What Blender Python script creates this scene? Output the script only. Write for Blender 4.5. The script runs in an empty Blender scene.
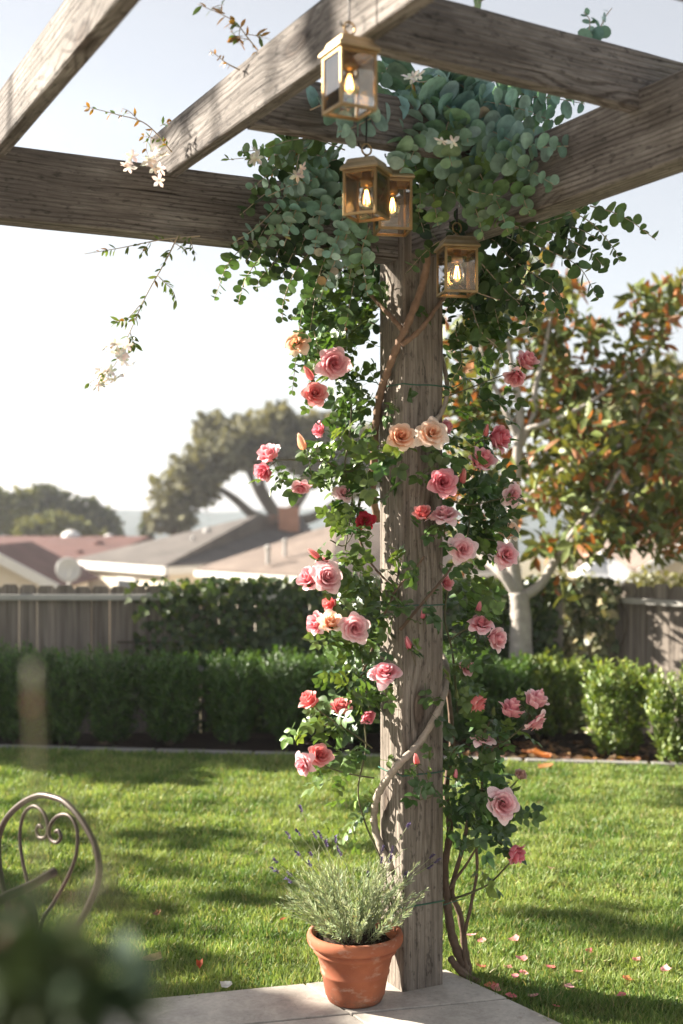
import bpy, math, random
import numpy as np
from mathutils import Vector, Matrix

random.seed(7)
rng = np.random.default_rng(11)
scn = bpy.context.scene
COL = scn.collection
F = 1240.0          # focal length in pixels at 683x1024
H = 1.513           # eye height
CX, CY = 341.5, 512.0
R = math.radians


def P(px, py, d):
    return Vector(((px - CX) / F * d, d, H - (py - CY) / F * d))


def tz(y):
    pts = [(8.7, -.06), (9.5, -.45), (12, -1.0), (35, -3.3), (70, -4.5), (250, -8.0), (700, -12.0)]
    if y <= pts[0][0]:
        return pts[0][1]
    for (a, za), (b, zb) in zip(pts, pts[1:]):
        if y <= b:
            return za + (zb - za) * (y - a) / (b - a)
    return pts[-1][1]


U1 = Vector((.887, .462, 0)).normalized()     # along the left beam, away to the right
U2 = Vector((-.462, .887, 0)).normalized()    # along the right beam, away to the left
ANG = math.atan2(U1.y, U1.x)

# ------------------------------------------------------------------ object helpers


def wloc(o):
    v = Vector((0, 0, 0))
    while o is not None:
        v += o.location
        o = o.parent
    return v


def tag(o, label=None, cat=None, group=None, kind=None):
    if label: o['label'] = label
    if cat: o['category'] = cat
    if group: o['group'] = group
    if kind: o['kind'] = kind
    return o


def empty(name, loc, label, cat, group=None, rz=0.0):
    o = bpy.data.objects.new(name, None)
    o.empty_display_size = .1
    o.location = loc
    o.rotation_euler = (0, 0, rz)
    COL.objects.link(o)
    return tag(o, label, cat, group)


def link(name, me, mat=None, parent=None):
    o = bpy.data.objects.new(name, me)
    COL.objects.link(o)
    if mat is not None and not me.materials:
        me.materials.append(mat)
    if parent is not None:
        o.parent = parent
    return o


def copy_tree(o, parent=None):
    c = o.copy()
    COL.objects.link(c)
    c.parent = parent
    for ch in list(o.children):
        copy_tree(ch, c)
    return c


class MB:
    """collects shapes, then builds ONE mesh object"""
    def __init__(s):
        s.v, s.f, s.c = [], [], []

    def add(s, vs, fs, col=None):
        o = len(s.v)
        s.v += [tuple(v) for v in vs]
        s.f += [tuple(i + o for i in f) for f in fs]
        s.c += [col or (1, 1, 1)] * len(vs)
        return s

    def box(s, c, size, M=None, col=None):
        x, y, z = (q / 2 for q in size)
        vs = [Vector((a, b, d)) for a in (-x, x) for b in (-y, y) for d in (-z, z)]
        if M is not None: vs = [M @ v for v in vs]
        vs = [v + Vector(c) for v in vs]
        return s.add(vs, [(0, 1, 3, 2), (4, 6, 7, 5), (0, 4, 5, 1), (2, 3, 7, 6), (0, 2, 6, 4), (1, 5, 7, 3)], col)

    def prism(s, poly, ext, col=None):
        n = len(poly); e = Vector(ext)
        vs = [Vector(p) for p in poly] + [Vector(p) + e for p in poly]
        fs = [tuple(range(n))[::-1], tuple(range(n, 2 * n))] + [(i, (i + 1) % n, n + (i + 1) % n, n + i) for i in range(n)]
        return s.add(vs, fs, col)

    def tube(s, pts, r, n=7, col=None, closed=False, wob=0.0):
        pts = [Vector(p) for p in pts]
        m = len(pts)
        rs = r if isinstance(r, (list, tuple)) else [r] * m
        up = Vector((.31, .17, .93)).normalized()
        vs, fs = [], []
        prev = None
        for i, p in enumerate(pts):
            if closed: t = pts[(i + 1) % m] - pts[i - 1]
            else: t = pts[min(i + 1, m - 1)] - pts[max(i - 1, 0)]
            if t.length < 1e-9: t = Vector((0, 0, 1))
            t.normalize()
            if prev is None:
                a = t.cross(up)
                if a.length < .1: a = t.cross(Vector((1, 0, 0)))
            else:
                a = prev - t * prev.dot(t)
                if a.length < 1e-6: a = t.cross(up)
            a.normalize(); b = t.cross(a); prev = a
            for k in range(n):
                q = 2 * math.pi * k / n
                rr = rs[i] * (1 + wob * (random.random() - .5))
                vs.append(p + a * (math.cos(q) * rr) + b * (math.sin(q) * rr))
        for i in range(m if closed else m - 1):
            j = (i + 1) % m
            for k in range(n):
                fs.append((i * n + k, i * n + (k + 1) % n, j * n + (k + 1) % n, j * n + k))
        if not closed:
            fs.append(tuple(range(n))[::-1]); fs.append(tuple(range((m - 1) * n, m * n)))
        return s.add(vs, fs, col)

    def lathe(s, prof, c, n=32, col=None):
        c = Vector(c); vs, fs = [], []
        for r, z in prof:
            for k in range(n):
                a = 2 * math.pi * k / n
                vs.append(c + Vector((r * math.cos(a), r * math.sin(a), z)))
        for i in range(len(prof) - 1):
            for k in range(n):
                k2 = (k + 1) % n
                fs.append((i * n + k, i * n + k2, (i + 1) * n + k2, (i + 1) * n + k))
        return s.add(vs, fs, col)

    def ball(s, c, r, n=10, m=7, sc=(1, 1, 1), col=None):
        c = Vector(c); vs, fs = [c + Vector((0, 0, r * sc[2]))], []
        for i in range(1, m):
            t = math.pi * i / m
            for k in range(n):
                a = 2 * math.pi * k / n
                vs.append(c + Vector((r * sc[0] * math.sin(t) * math.cos(a), r * sc[1] * math.sin(t) * math.sin(a), r * sc[2] * math.cos(t))))
        vs.append(c - Vector((0, 0, r * sc[2])))
        for k in range(n): fs.append((0, 1 + k, 1 + (k + 1) % n))
        for i in range(m - 2):
            for k in range(n):
                a, b = 1 + i * n, 1 + (i + 1) * n
                fs.append((a + k, b + k, b + (k + 1) % n, a + (k + 1) % n))
        e = len(vs) - 1; b = 1 + (m - 2) * n
        for k in range(n): fs.append((b + k, e, b + (k + 1) % n))
        return s.add(vs, fs, col)

    def build(s, name, mat, parent=None, smooth=False, local=False, bevel=0.0):
        off = Vector((0, 0, 0)) if (local or parent is None) else wloc(parent)
        me = bpy.data.meshes.new(name)
        me.from_pydata([(v[0] - off.x, v[1] - off.y, v[2] - off.z) for v in s.v], [], s.f)
        if any(c != (1, 1, 1) for c in s.c):
            at = me.attributes.new('Col', 'FLOAT_COLOR', 'POINT')
            at.data.foreach_set('color', np.array([(*c, 1) for c in s.c], dtype=np.float32).ravel())
        if smooth: me.polygons.foreach_set('use_smooth', [True] * len(me.polygons))
        me.update()
        o = link(name, me, mat, parent)
        if bevel:
            m = o.modifiers.new('bevel', 'BEVEL'); m.width = bevel; m.segments = 2; m.limit_method = 'ANGLE'
        return o


def spline(pts, per=8):
    pts = [Vector(p) for p in pts]
    q = [pts[0] * 2 - pts[1]] + pts + [pts[-1] * 2 - pts[-2]]
    out = []
    for i in range(1, len(q) - 2):
        a, b, c, d = q[i - 1:i + 3]
        for k in range(per):
            t = k / per
            out.append(.5 * ((2 * b) + (c - a) * t + (2 * a - 5 * b + 4 * c - d) * t * t + (3 * b - a - 3 * c + d) * t ** 3))
    out.append(pts[-1].copy())
    return out


# ---- many small leaves as one mesh (numpy)


class Leaves:
    """copies of a leaf template, each with its own frame, size and colour, in one mesh"""
    def __init__(s, tv, tf):
        s.tv = np.array(tv, dtype=np.float64); s.tf = tf
        s.X, s.Y, s.Z, s.T, s.C = [], [], [], [], []

    def add(s, pos, axis, normal, size, col, width=1.0):
        a = np.asarray(axis, float); n = np.asarray(normal, float)
        a = a / (np.linalg.norm(a) + 1e-9)
        n = n - a * n.dot(a)
        ln = np.linalg.norm(n)
        if ln < 1e-6:
            n = np.cross(a, (.3, .9, .2)); ln = np.linalg.norm(n)
        n /= ln
        s.X.append(np.cross(a, n) * size * width); s.Y.append(a * size); s.Z.append(n * size)
        s.T.append(np.asarray(pos, float)); s.C.append(col)

    def addmany(s, pos, axis, normal, size, col, width=1.0):
        pos = np.asarray(pos); a = axis / (np.linalg.norm(axis, axis=1, keepdims=True) + 1e-9)
        n = normal - a * (normal * a).sum(1, keepdims=True)
        n /= np.linalg.norm(n, axis=1, keepdims=True) + 1e-9
        sz = np.asarray(size).reshape(-1, 1) * np.ones((len(pos), 1))
        s.X += list(np.cross(a, n) * sz * width); s.Y += list(a * sz); s.Z += list(n * sz)
        s.T += list(pos); s.C += list(col)

    def build(s, name, mat, parent=None, local=False, smooth=True):
        off = Vector((0, 0, 0)) if (local or parent is None) else wloc(parent)
        X, Y, Z, T = (np.array(q) for q in (s.X, s.Y, s.Z, s.T))
        N, n = len(T), len(s.tv)
        V = (s.tv[None, :, 0, None] * X[:, None] + s.tv[None, :, 1, None] * Y[:, None] + s.tv[None, :, 2, None] * Z[:, None] + T[:, None])
        V = V.reshape(-1, 3) - np.array(off)
        tot = np.array([len(f) for f in s.tf]); idx = np.concatenate([np.array(f) for f in s.tf])
        loops = (idx[None] + (np.arange(N) * n)[:, None]).ravel()
        totals = np.tile(tot, N)
        starts = np.concatenate([[0], np.cumsum(totals)[:-1]])
        me = bpy.data.meshes.new(name)
        me.vertices.add(len(V)); me.vertices.foreach_set('co', V.astype(np.float32).ravel())
        me.loops.add(len(loops)); me.loops.foreach_set('vertex_index', loops.astype(np.int32))
        me.polygons.add(len(totals)); me.polygons.foreach_set('loop_start', starts.astype(np.int32))
        me.polygons.foreach_set('use_smooth', np.full(len(totals), smooth))
        C = np.array(s.C, dtype=np.float32)
        C = np.concatenate([C, np.ones((N, 1), np.float32)], 1)
        at = me.attributes.new('Col', 'FLOAT_COLOR', 'POINT')
        at.data.foreach_set('color', np.repeat(C, n, axis=0).ravel())
        me.update(calc_edges=True)
        return link(name, me, mat, parent)


def leaf_template(w=.5, rows=((0, .02), (.18, .6), (.45, 1), (.75, .72), (1, .03)), fold=.12, curl=.12):
    """a leaf of unit length along +Y, its face towards +Z"""
    v, f = [], []
    for (t, q) in rows:
        z = -curl * t * t
        v += [(-w / 2 * q, t, z + fold * w * q), (0, t, z), (w / 2 * q, t, z + fold * w * q)]
    for i in range(len(rows) - 1):
        a = 3 * i
        f += [(a, a + 1, a + 4, a + 3), (a + 1, a + 2, a + 5, a + 4)]
    return v, f


def disc_template(n=11, cup=.10):
    v = [(0, .5, -cup * .3)]; f = []
    for k in range(n):
        a = 2 * math.pi * k / n - math.pi / 2
        x, y = .5 * math.cos(a), .5 + .5 * math.sin(a)
        y = y ** 1.05 if y > 0 else 0
        v.append((x, y, cup * abs(x) - .12 * y * y))
    for k in range(n): f.append((0, 1 + k, 1 + (k + 1) % n))
    return v, f


def rose_leaf_template():
    """a compound leaf of five leaflets on one stalk"""
    lv, lf = leaf_template(.74, ((0, .05), (.2, .78), (.45, 1), (.75, .70), (1, .04)), .14, .16)
    v, f = [], []
    for (bx, by, ang, s) in ((0, .62, 0, .40), (0, .58, 62, .33), (0, .58, -62, .33), (0, .30, 68, .29), (0, .30, -68, .29)):
        ca, sa = math.cos(R(ang)), math.sin(R(ang)); o = len(v)
        tw = .12 * (1 if ang > 0 else -1) if ang else 0
        for (x, y, z) in lv:
            v.append((bx + (x * ca + y * sa) * s, by + (-x * sa + y * ca) * s, z * s - tw * y * s * .8 - .10 * by))
        f += [tuple(i + o for i in q) for q in lf]
    o = len(v)
    v += [(-.012, 0, 0), (.012, 0, 0), (.008, .64, -.064), (-.008, .64, -.064)]
    f.append((o, o + 1, o + 2, o + 3))
    return v, f


def ivy_template():
    v = [(0, .35, 0), (0, 0, .0), (.32, .02, .05), (.52, .38, .02), (.26, .48, .06), (0, 1, -.08), (-.26, .48, .06), (-.52, .38, .02), (-.32, .02, .05)]
    return v, [(0, i, i + 1 if i < 8 else 1) for i in range(1, 9)]


def rv(n=None, s=1.0):
    return rng.normal(0, s, 3) if n is None else rng.normal(0, s, (n, 3))


def vary(col, a=.25, b=.15):
    k = 1 + rng.uniform(-a, a)
    return (col[0] * k * (1 + rng.uniform(-b, b)), col[1] * k, col[2] * k * (1 + rng.uniform(-b, b)))


def mixc(a, b, t):
    return tuple(x + (y - x) * t for x, y in zip(a, b))

# ------------------------------------------------------------------ materials


class NT:
    def __init__(s, name):
        s.m = bpy.data.materials.new(name); s.m.use_nodes = True
        s.t = s.m.node_tree; s.t.nodes.clear()
        s.out = s.n('ShaderNodeOutputMaterial')

    def n(s, typ, **kw):
        nd = s.t.nodes.new(typ)
        for k, v in kw.items(): setattr(nd, k, v)
        return nd

    def l(s, a, b):
        s.t.links.new(a, b)

    def val(s, sock, v):
        if hasattr(v, 'is_linked') or hasattr(v, 'links'): s.l(v, sock)
        elif isinstance(v, (tuple, list)) and len(v) == 3 and sock.type == 'RGBA': sock.default_value = (*v, 1)
        else: sock.default_value = v

    def noise(s, vec, scale, detail=3, rough=.55, dist=0.0):
        nd = s.n('ShaderNodeTexNoise')
        if vec is not None: s.l(vec, nd.inputs['Vector'])
        nd.inputs['Scale'].default_value = scale; nd.inputs['Detail'].default_value = detail
        nd.inputs['Roughness'].default_value = rough; nd.inputs['Distortion'].default_value = dist
        return nd.outputs['Fac']

    def ramp(s, fac, stops):
        nd = s.n('ShaderNodeValToRGB'); s.l(fac, nd.inputs[0])
        e = nd.color_ramp.elements
        while len(e) < len(stops): e.new(.5)
        for i, (p, c) in enumerate(stops):
            e[i].position = p; e[i].color = (*c, 1) if isinstance(c, (tuple, list)) else (c, c, c, 1)
        return nd.outputs[0]

    def mix(s, a, b, fac, mode='MIX'):
        nd = s.n('ShaderNodeMix', data_type='RGBA', blend_type=mode)
        s.val(nd.inputs[0], fac); s.val(nd.inputs[6], a); s.val(nd.inputs[7], b)
        return nd.outputs[2]

    def math(s, op, a, b=0.0, c=0.0):
        nd = s.n('ShaderNodeMath', operation=op)
        s.val(nd.inputs[0], a); s.val(nd.inputs[1], b); s.val(nd.inputs[2], c)
        return nd.outputs[0]

    def map(s, vec, scale=(1, 1, 1), loc=(0, 0, 0), rot=(0, 0, 0)):
        nd = s.n('ShaderNodeMapping'); s.l(vec, nd.inputs['Vector'])
        nd.inputs['Scale'].default_value = scale; nd.inputs['Rotation'].default_value = rot
        if hasattr(loc, 'links'): s.l(loc, nd.inputs['Location'])
        else: nd.inputs['Location'].default_value = loc
        return nd.outputs[0]

    def obj(s):
        return s.n('ShaderNodeTexCoord').outputs['Object']

    def bump(s, h, strength=.3, dist=.01):
        nd = s.n('ShaderNodeBump'); s.l(h, nd.inputs['Height'])
        nd.inputs['Strength'].default_value = strength; nd.inputs['Distance'].default_value = dist
        return nd.outputs[0]

    def bsdf(s, col, rough=.7, metal=0.0, spec=.5, bump=None, **kw):
        nd = s.n('ShaderNodeBsdfPrincipled')
        s.val(nd.inputs['Base Color'], col); s.val(nd.inputs['Roughness'], rough)
        nd.inputs['Metallic'].default_value = metal
        nd.inputs['Specular IOR Level'].default_value = spec
        if bump is not None: s.l(bump, nd.inputs['Normal'])
        for k, v in kw.items(): s.val(nd.inputs[k.replace('_', ' ')], v)
        return nd.outputs[0]

    def done(s, sh):
        s.l(sh, s.out.inputs['Surface'])
        return s.m


def mat_simple(name, col, rough=.7, metal=0.0, spec=.4, var=.2, scale=12, bump=.15, bd=.004):
    k = NT(name); c = k.obj()
    nz = k.noise(c, scale, 5)
    cc = k.mix(tuple(x * (1 - var) for x in col), tuple(min(1, x * (1 + var)) for x in col), nz)
    return k.done(k.bsdf(cc, rough, metal, spec, k.bump(nz, bump, bd)))


def mat_leaf(name, rough=.45, trans=.3, spec=.4, tint=(1.3, 1.25, .55), noise_scale=40):
    k = NT(name)
    a = k.n('ShaderNodeAttribute', attribute_name='Col').outputs['Color']
    nz = k.noise(k.obj(), noise_scale, 2)
    c = k.mix(a, k.ramp(nz, ((.3, .72), (.7, 1.25))), 1.0, 'MULTIPLY')
    sh = k.bsdf(c, rough, 0, spec)
    tr = k.n('ShaderNodeBsdfTranslucent')
    k.l(k.mix(c, (tint[0], tint[1], tint[2]), 1.0, 'MULTIPLY'), tr.inputs['Color'])
    mx = k.n('ShaderNodeMixShader'); mx.inputs[0].default_value = trans
    k.l(sh, mx.inputs[1]); k.l(tr.outputs[0], mx.inputs[2])
    return k.done(mx.outputs[0])


def mat_wood(name, dark, mid, light, pitch=.010, knots=True, wander=.02, line=.75):
    """weathered sawn timber; the grain runs along each timber's own X axis and bends round the knots"""
    k = NT(name); c = k.obj()
    oi = k.n('ShaderNodeObjectInfo').outputs['Random']
    off = k.n('ShaderNodeCombineXYZ')
    k.l(k.math('MULTIPLY', oi, 37.0), off.inputs[0]); k.l(k.math('MULTIPLY_ADD', oi, .10, .02), off.inputs[1]); k.l(k.math('MULTIPLY_ADD', oi, -.12, .20), off.inputs[2])
    ad = k.n('ShaderNodeVectorMath', operation='ADD'); k.l(c, ad.inputs[0]); k.l(off.outputs[0], ad.inputs[1])
    v = ad.outputs[0]
    vo = k.n('ShaderNodeTexVoronoi', feature='F1'); k.l(k.map(v, (1.9, 5.5, 5.5)), vo.inputs['Vector']); vo.inputs['Scale'].default_value = 1.0
    kd = vo.outputs['Distance']
    swell = k.ramp(kd, ((.0, 1.0), (.14, .55), (.34, .0)))
    low = k.n('ShaderNodeTexNoise'); k.l(k.map(v, (1.5, 5, 5)), low.inputs['Vector']); low.inputs['Scale'].default_value = 1.0; low.inputs['Detail'].default_value = 3
    vm = k.n('ShaderNodeVectorMath', operation='MULTIPLY_ADD'); k.l(low.outputs['Color'], vm.inputs[0]); vm.inputs[1].default_value = (0, wander * 2, wander * 2); k.l(k.map(v, (.10, 1, 1)), vm.inputs[2])
    vk = k.n('ShaderNodeVectorMath', operation='MULTIPLY_ADD'); k.l(swell, vk.inputs[0]); vk.inputs[1].default_value = (0, .030, .030) if knots else (0, 0, 0); k.l(vm.outputs[0], vk.inputs[2])
    w = k.n('ShaderNodeTexWave', wave_type='RINGS', rings_direction='X', wave_profile='SIN')
    k.l(vk.outputs[0], w.inputs['Vector']); w.inputs['Scale'].default_value = .314 / pitch; w.inputs['Distortion'].default_value = .8
    w.inputs['Detail'].default_value = 2; w.inputs['Detail Scale'].default_value = 1.5
    ring = k.ramp(w.outputs['Fac'], ((.0, 1.0), (.62, .82), (.90, .12), (1.0, .0)))
    patch = k.ramp(k.noise(k.map(v, (1.7, 9, 9)), 1.0, 3, .6), ((.38, .15), (.62, 1.0)))
    fine = k.noise(k.map(v, (9, 230, 230)), 1.0, 4, .65)
    streak = k.noise(k.map(v, (2.0, 30, 30)), 1.0, 5, .7, .4)
    blot = k.noise(k.map(v, (2.6, 7, 7)), 1.0, 6, .68)
    speck = k.noise(k.map(v, (30, 75, 75)), 1.0, 3, .6)
    tone = k.math('ADD', k.math('MULTIPLY', streak, .45), k.math('MULTIPLY', blot, .55))
    col = k.ramp(tone, ((.30, dark), (.50, mid), (.70, light)))
    col = k.mix(col, k.mix((.42, .38, .35), (1.1, 1.1, 1.1), ring), k.math('MULTIPLY', patch, line), 'MULTIPLY')
    col = k.mix(col, k.ramp(fine, ((.28, .55), (.68, 1.25))), .9, 'MULTIPLY')
    col = k.mix(col, k.ramp(speck, ((.32, .40), (.44, 1.0))), .85, 'MULTIPLY')
    crack = k.ramp(k.noise(k.map(v, (1.3, 48, 48), (5, 2, 1)), 1.0, 3, .55), ((.29, 0.0), (.325, 1.0)))
    col = k.mix(col, k.mix((.25, .22, .2), (1, 1, 1), crack), .85, 'MULTIPLY')
    h = k.math('ADD', k.math('MULTIPLY', ring, .22), k.math('ADD', k.math('MULTIPLY', fine, .5), k.math('MULTIPLY', crack, .8)))
    if knots:
        kn = k.ramp(kd, ((.03, (.18, .14, .12)), (.085, (.50, .42, .37)), (.11, (.25, .2, .18)), (.17, (1, 1, 1))))
        col = k.mix(col, kn, .85, 'MULTIPLY')
    return k.done(k.bsdf(col, .85, 0, .22, k.bump(h, 1.0, .005)))


M = {}
M['timber'] = mat_wood('weathered_timber', (.058, .049, .044), (.138, .121, .109), (.30, .274, .252), .013)
M['post_timber'] = mat_wood('post_timber', (.096, .079, .065), (.200, .169, .140), (.345, .300, .255), .021, True, .010, .55)
M['rose_leaf'] = mat_leaf('rose_leaf', .38, .30, .5)
M['euc_leaf'] = mat_leaf('eucalyptus_leaf', .55, .22, .3, (1.1, 1.25, .6))
M['bush_leaf'] = mat_leaf('bush_leaf', .45, .28, .45)
M['mag_leaf'] = mat_leaf('magnolia_leaf', .48, .24, .35, (1.4, 1.0, .4))
M['far_leaf'] = mat_leaf('far_leaf', .7, .25, .2, (1.2, 1.1, .6), 3)
M['dull_leaf'] = mat_leaf('dull_leaf', .7, .12, .12)
M['grass'] = mat_leaf('grass_blade', .5, .36, .3, (1.2, 1.18, .6), 8)
M['petal'] = mat_leaf('rose_petal', .55, .34, .25, (1.2, 1.0, 1.0), 60)
M['lav_leaf'] = mat_leaf('lavender_leaf', .7, .25, .2, (1.2, 1.15, .8))
M['bark'] = mat_simple('cane_bark', (.13, .088, .062), .85, 0, .2, .5, 45, 1.0, .006)
M['brown_vine'] = mat_simple('brown_vine_bark', (.21, .135, .092), .85, 0, .2, .5, 50, .9, .005)
M['green_cane'] = mat_simple('green_cane', (.10, .095, .045), .6, 0, .3, .4, 50, .3, .002)
M['grey_vine'] = mat_simple('grey_vine_bark', (.32, .27, .22), .85, 0, .2, .4, 90, .8, .004)
M['euc_twig'] = mat_simple('eucalyptus_twig', (.38, .30, .22), .6, 0, .3, .3, 60, .2, .002)
M['mag_bark'] = mat_simple('pale_smooth_bark', (.33, .295, .265), .88, 0, .2, .45, 16, .8, .012)
M['dark_bark'] = mat_simple('dark_bark', (.10, .08, .06), .9, 0, .2, .4, 8, .5, .02)
M['green_wire'] = mat_simple('green_garden_wire', (.02, .10, .06), .4, 0, .5, .2, 40, .1)
M['black_iron'] = mat_simple('black_iron', (.03, .028, .027), .5, .6, .5, .3, 60, .2, .001)
M['bronze_iron'] = mat_simple('bronze_painted_iron', (.05, .034, .027), .42, .5, .5, .4, 50, .2, .001)
M['brass'] = mat_simple('aged_brass', (.36, .245, .12), .38, 1.0, .5, .45, 34, .25, .0012)
M['brass_cap'] = mat_simple('dull_brass', (.40, .30, .18), .5, .9, .5, .4, 28, .3, .0015)
M['rail'] = mat_simple('pale_rail', (.40, .38, .35), .8, 0, .3, .25, 10, .2)
M['stucco'] = mat_simple('pale_stucco', (.62, .55, .45), .9, 0, .2, .1, 3, .2)
M['trim'] = mat_simple('white_trim', (.62, .605, .58), .6, 0, .4, .08, 3, .05)
M['brick'] = mat_simple('chimney_brick', (.36, .19, .13), .9, 0, .2, .3, 3, .4)
M['glass_dark'] = mat_simple('window_glass', (.03, .035, .04), .08, 0, .6, .1, 1, 0)
M['vent'] = mat_simple('vent_grey', (.35, .33, .31), .6, 0, .4, .1, 3, .05)
M['dish'] = mat_simple('dish_grey', (.5, .49, .47), .5, 0, .4, .1, 3, .05)
M['canvas'] = mat_simple('white_canvas', (.48, .48, .475), .8, 0, .2, .06, 2, .1)
M['stone_edge'] = mat_simple('stone_edging', (.22, .21, .195), .9, 0, .2, .3, 6, .4)
M['socket'] = mat_simple('lamp_socket', (.45, .30, .14), .4, 1, .5, .2, 30, .1)


def roof_mat(name, a, b, scale):
    k = NT(name); c = k.obj()
    br = k.n('ShaderNodeTexBrick'); k.l(c, br.inputs['Vector'])
    br.inputs['Color1'].default_value = (*a, 1); br.inputs['Color2'].default_value = (*b, 1)
    br.inputs['Mortar'].default_value = (*[x * .55 for x in a], 1)
    br.inputs['Scale'].default_value = scale; br.inputs['Mortar Size'].default_value = .02
    nz = k.noise(c, 1.2, 5)
    col = k.mix(br.outputs['Color'], k.ramp(nz, ((.3, .7), (.7, 1.25))), .8, 'MULTIPLY')
    return k.done(k.bsdf(col, .9, 0, .2, k.bump(k.noise(c, 25, 3), .5, .02)))


M['roof_grey'] = roof_mat('shingle_grey', (.115, .10, .09), (.092, .082, .075), 2.5)
M['roof_red'] = roof_mat('shingle_red', (.125, .058, .048), (.10, .05, .044), 2.5)
M['roof_tan'] = roof_mat('shingle_tan', (.185, .145, .12), (.15, .118, .10), 2.5)


def m_terracotta():
    k = NT('terracotta'); c = k.obj()
    n1 = k.noise(c, 9, 5); n2 = k.noise(c, 70, 3); n3 = k.noise(k.map(c, (1, 1, 2.2)), 14, 6, .65)
    col = k.ramp(n1, ((.3, (.24, .070, .034)), (.7, (.36, .118, .056))))
    salt = k.ramp(n3, ((.56, 0.0), (.72, 1.0)))
    col = k.mix(col, (.50, .38, .30), k.math('MULTIPLY', salt, .6))
    z = k.n('ShaderNodeSeparateXYZ'); k.l(c, z.inputs[0])
    low = k.math('MULTIPLY', k.ramp(z.outputs[2], ((.0, 1.0), (.07, .0))), k.ramp(k.noise(c, 34, 5, .7), ((.42, .0), (.60, 1.0))))
    col = k.mix(col, (.10, .07, .045), k.math('MULTIPLY', low, .7))
    return k.done(k.bsdf(col, .78, 0, .3, k.bump(n2, .25, .002)))


def m_patio():
    k = NT('patio_stone'); c = k.obj()
    n1 = k.noise(c, 2.2, 6, .6); n2 = k.noise(c, 60, 4); n3 = k.noise(c, 9, 5, .65)
    col = k.ramp(n1, ((.3, (.34, .305, .265)), (.7, (.50, .455, .40))))
    col = k.mix(col, k.ramp(n3, ((.35, .74), (.6, 1.08))), .8, 'MULTIPLY')
    col = k.mix(col, k.ramp(n2, ((.3, .85), (.7, 1.1))), .8, 'MULTIPLY')
    st = k.ramp(k.noise(c, 5.5, 5, .75, .6), ((.60, .0), (.68, 1.0)))
    col = k.mix(col, (.20, .165, .13), k.math('MULTIPLY', st, .45))
    col = k.mix(col, k.ramp(k.noise(c, 130, 2), ((.28, .45), (.34, 1.0))), .7, 'MULTIPLY')
    return k.done(k.bsdf(col, .75, 0, .35, k.bump(n2, .2, .002)))


def m_ground(name, a, b, s1=4, s2=50, rough=.95):
    k = NT(name); c = k.obj()
    n1 = k.noise(c, s1, 6, .6); n2 = k.noise(c, s2, 4)
    col = k.mix(k.ramp(n1, ((.3, a), (.7, b))), k.ramp(n2, ((.25, .5), (.7, 1.3))), .85, 'MULTIPLY')
    return k.done(k.bsdf(col, rough, 0, .15, k.bump(n2, .8, .02)))


def m_glass(name, tint, dirt):
    k = NT(name)
    tr = k.n('ShaderNodeBsdfTransparent'); tr.inputs[0].default_value = (*tint, 1)
    gl = k.n('ShaderNodeBsdfGlossy'); gl.inputs['Roughness'].default_value = .03
    fr = k.n('ShaderNodeFresnel'); fr.inputs[0].default_value = 1.5
    m1 = k.n('ShaderNodeMixShader'); k.l(k.math('MULTIPLY_ADD', fr.outputs[0], 1.3, .05), m1.inputs[0]); k.l(tr.outputs[0], m1.inputs[1]); k.l(gl.outputs[0], m1.inputs[2])
    df = k.n('ShaderNodeBsdfDiffuse'); df.inputs[0].default_value = (.7, .68, .62, 1)
    tl = k.n('ShaderNodeBsdfTranslucent'); tl.inputs[0].default_value = (.7, .68, .62, 1)
    m0 = k.n('ShaderNodeMixShader'); m0.inputs[0].default_value = .5; k.l(df.outputs[0], m0.inputs[1]); k.l(tl.outputs[0], m0.inputs[2])
    nz = k.noise(k.obj(), 25, 5)
    m2 = k.n('ShaderNodeMixShader'); k.l(k.math('MULTIPLY', k.ramp(nz, ((.3, .4), (.7, 1.5))), dirt), m2.inputs[0]); k.l(m1.outputs[0], m2.inputs[1]); k.l(m0.outputs[0], m2.inputs[2])
    return k.done(m2.outputs[0])


def m_emit(name, col, st):
    k = NT(name); e = k.n('ShaderNodeEmission'); e.inputs[0].default_value = (*col, 1); e.inputs[1].default_value = st
    return k.done(e.outputs[0])


M['terracotta'] = m_terracotta()
M['patio'] = m_patio()
M['joint'] = mat_simple('joint_mortar', (.13, .12, .105), .95, 0, .1, .3, 30, .3)
M['lawn'] = m_ground('lawn_soil', (.05, .075, .018), (.09, .115, .03), 5, 90)
M['mulch'] = m_ground('mulch', (.016, .011, .008), (.042, .028, .020), 6, 45)
M['soil'] = m_ground('potting_soil', (.03, .02, .014), (.06, .04, .028), 20, 120)
M['terrain'] = m_ground('dry_ground', (.14, .12, .07), (.2, .17, .1), .3, 3)
M['hill'] = m_ground('hill_scrub', (.05, .07, .075), (.08, .10, .10), .02, .2)
M['pane'] = m_glass('lantern_glass', (.95, .95, .93), .012)
M['bulbglass'] = m_glass('bulb_glass', (1.0, .90, .72), .01)
M['filament'] = m_emit('glowing_filament', (1.0, .50, .15), 8.5)

# ------------------------------------------------------------------ camera, sky and sun
cam_d = bpy.data.cameras.new('camera')
cam = bpy.data.objects.new('camera', cam_d); COL.objects.link(cam)
cam.location = (0, 0, H); cam.rotation_euler = (R(90), 0, 0)
cam_d.sensor_width = 36; cam_d.lens = 36 * F / 1024
cam_d.clip_start = .05; cam_d.clip_end = 3000
cam_d.dof.use_dof = True; cam_d.dof.focus_distance = 3.86; cam_d.dof.aperture_fstop = 2.3
cam_d.dof.aperture_blades = 0
scn.camera = cam

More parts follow.
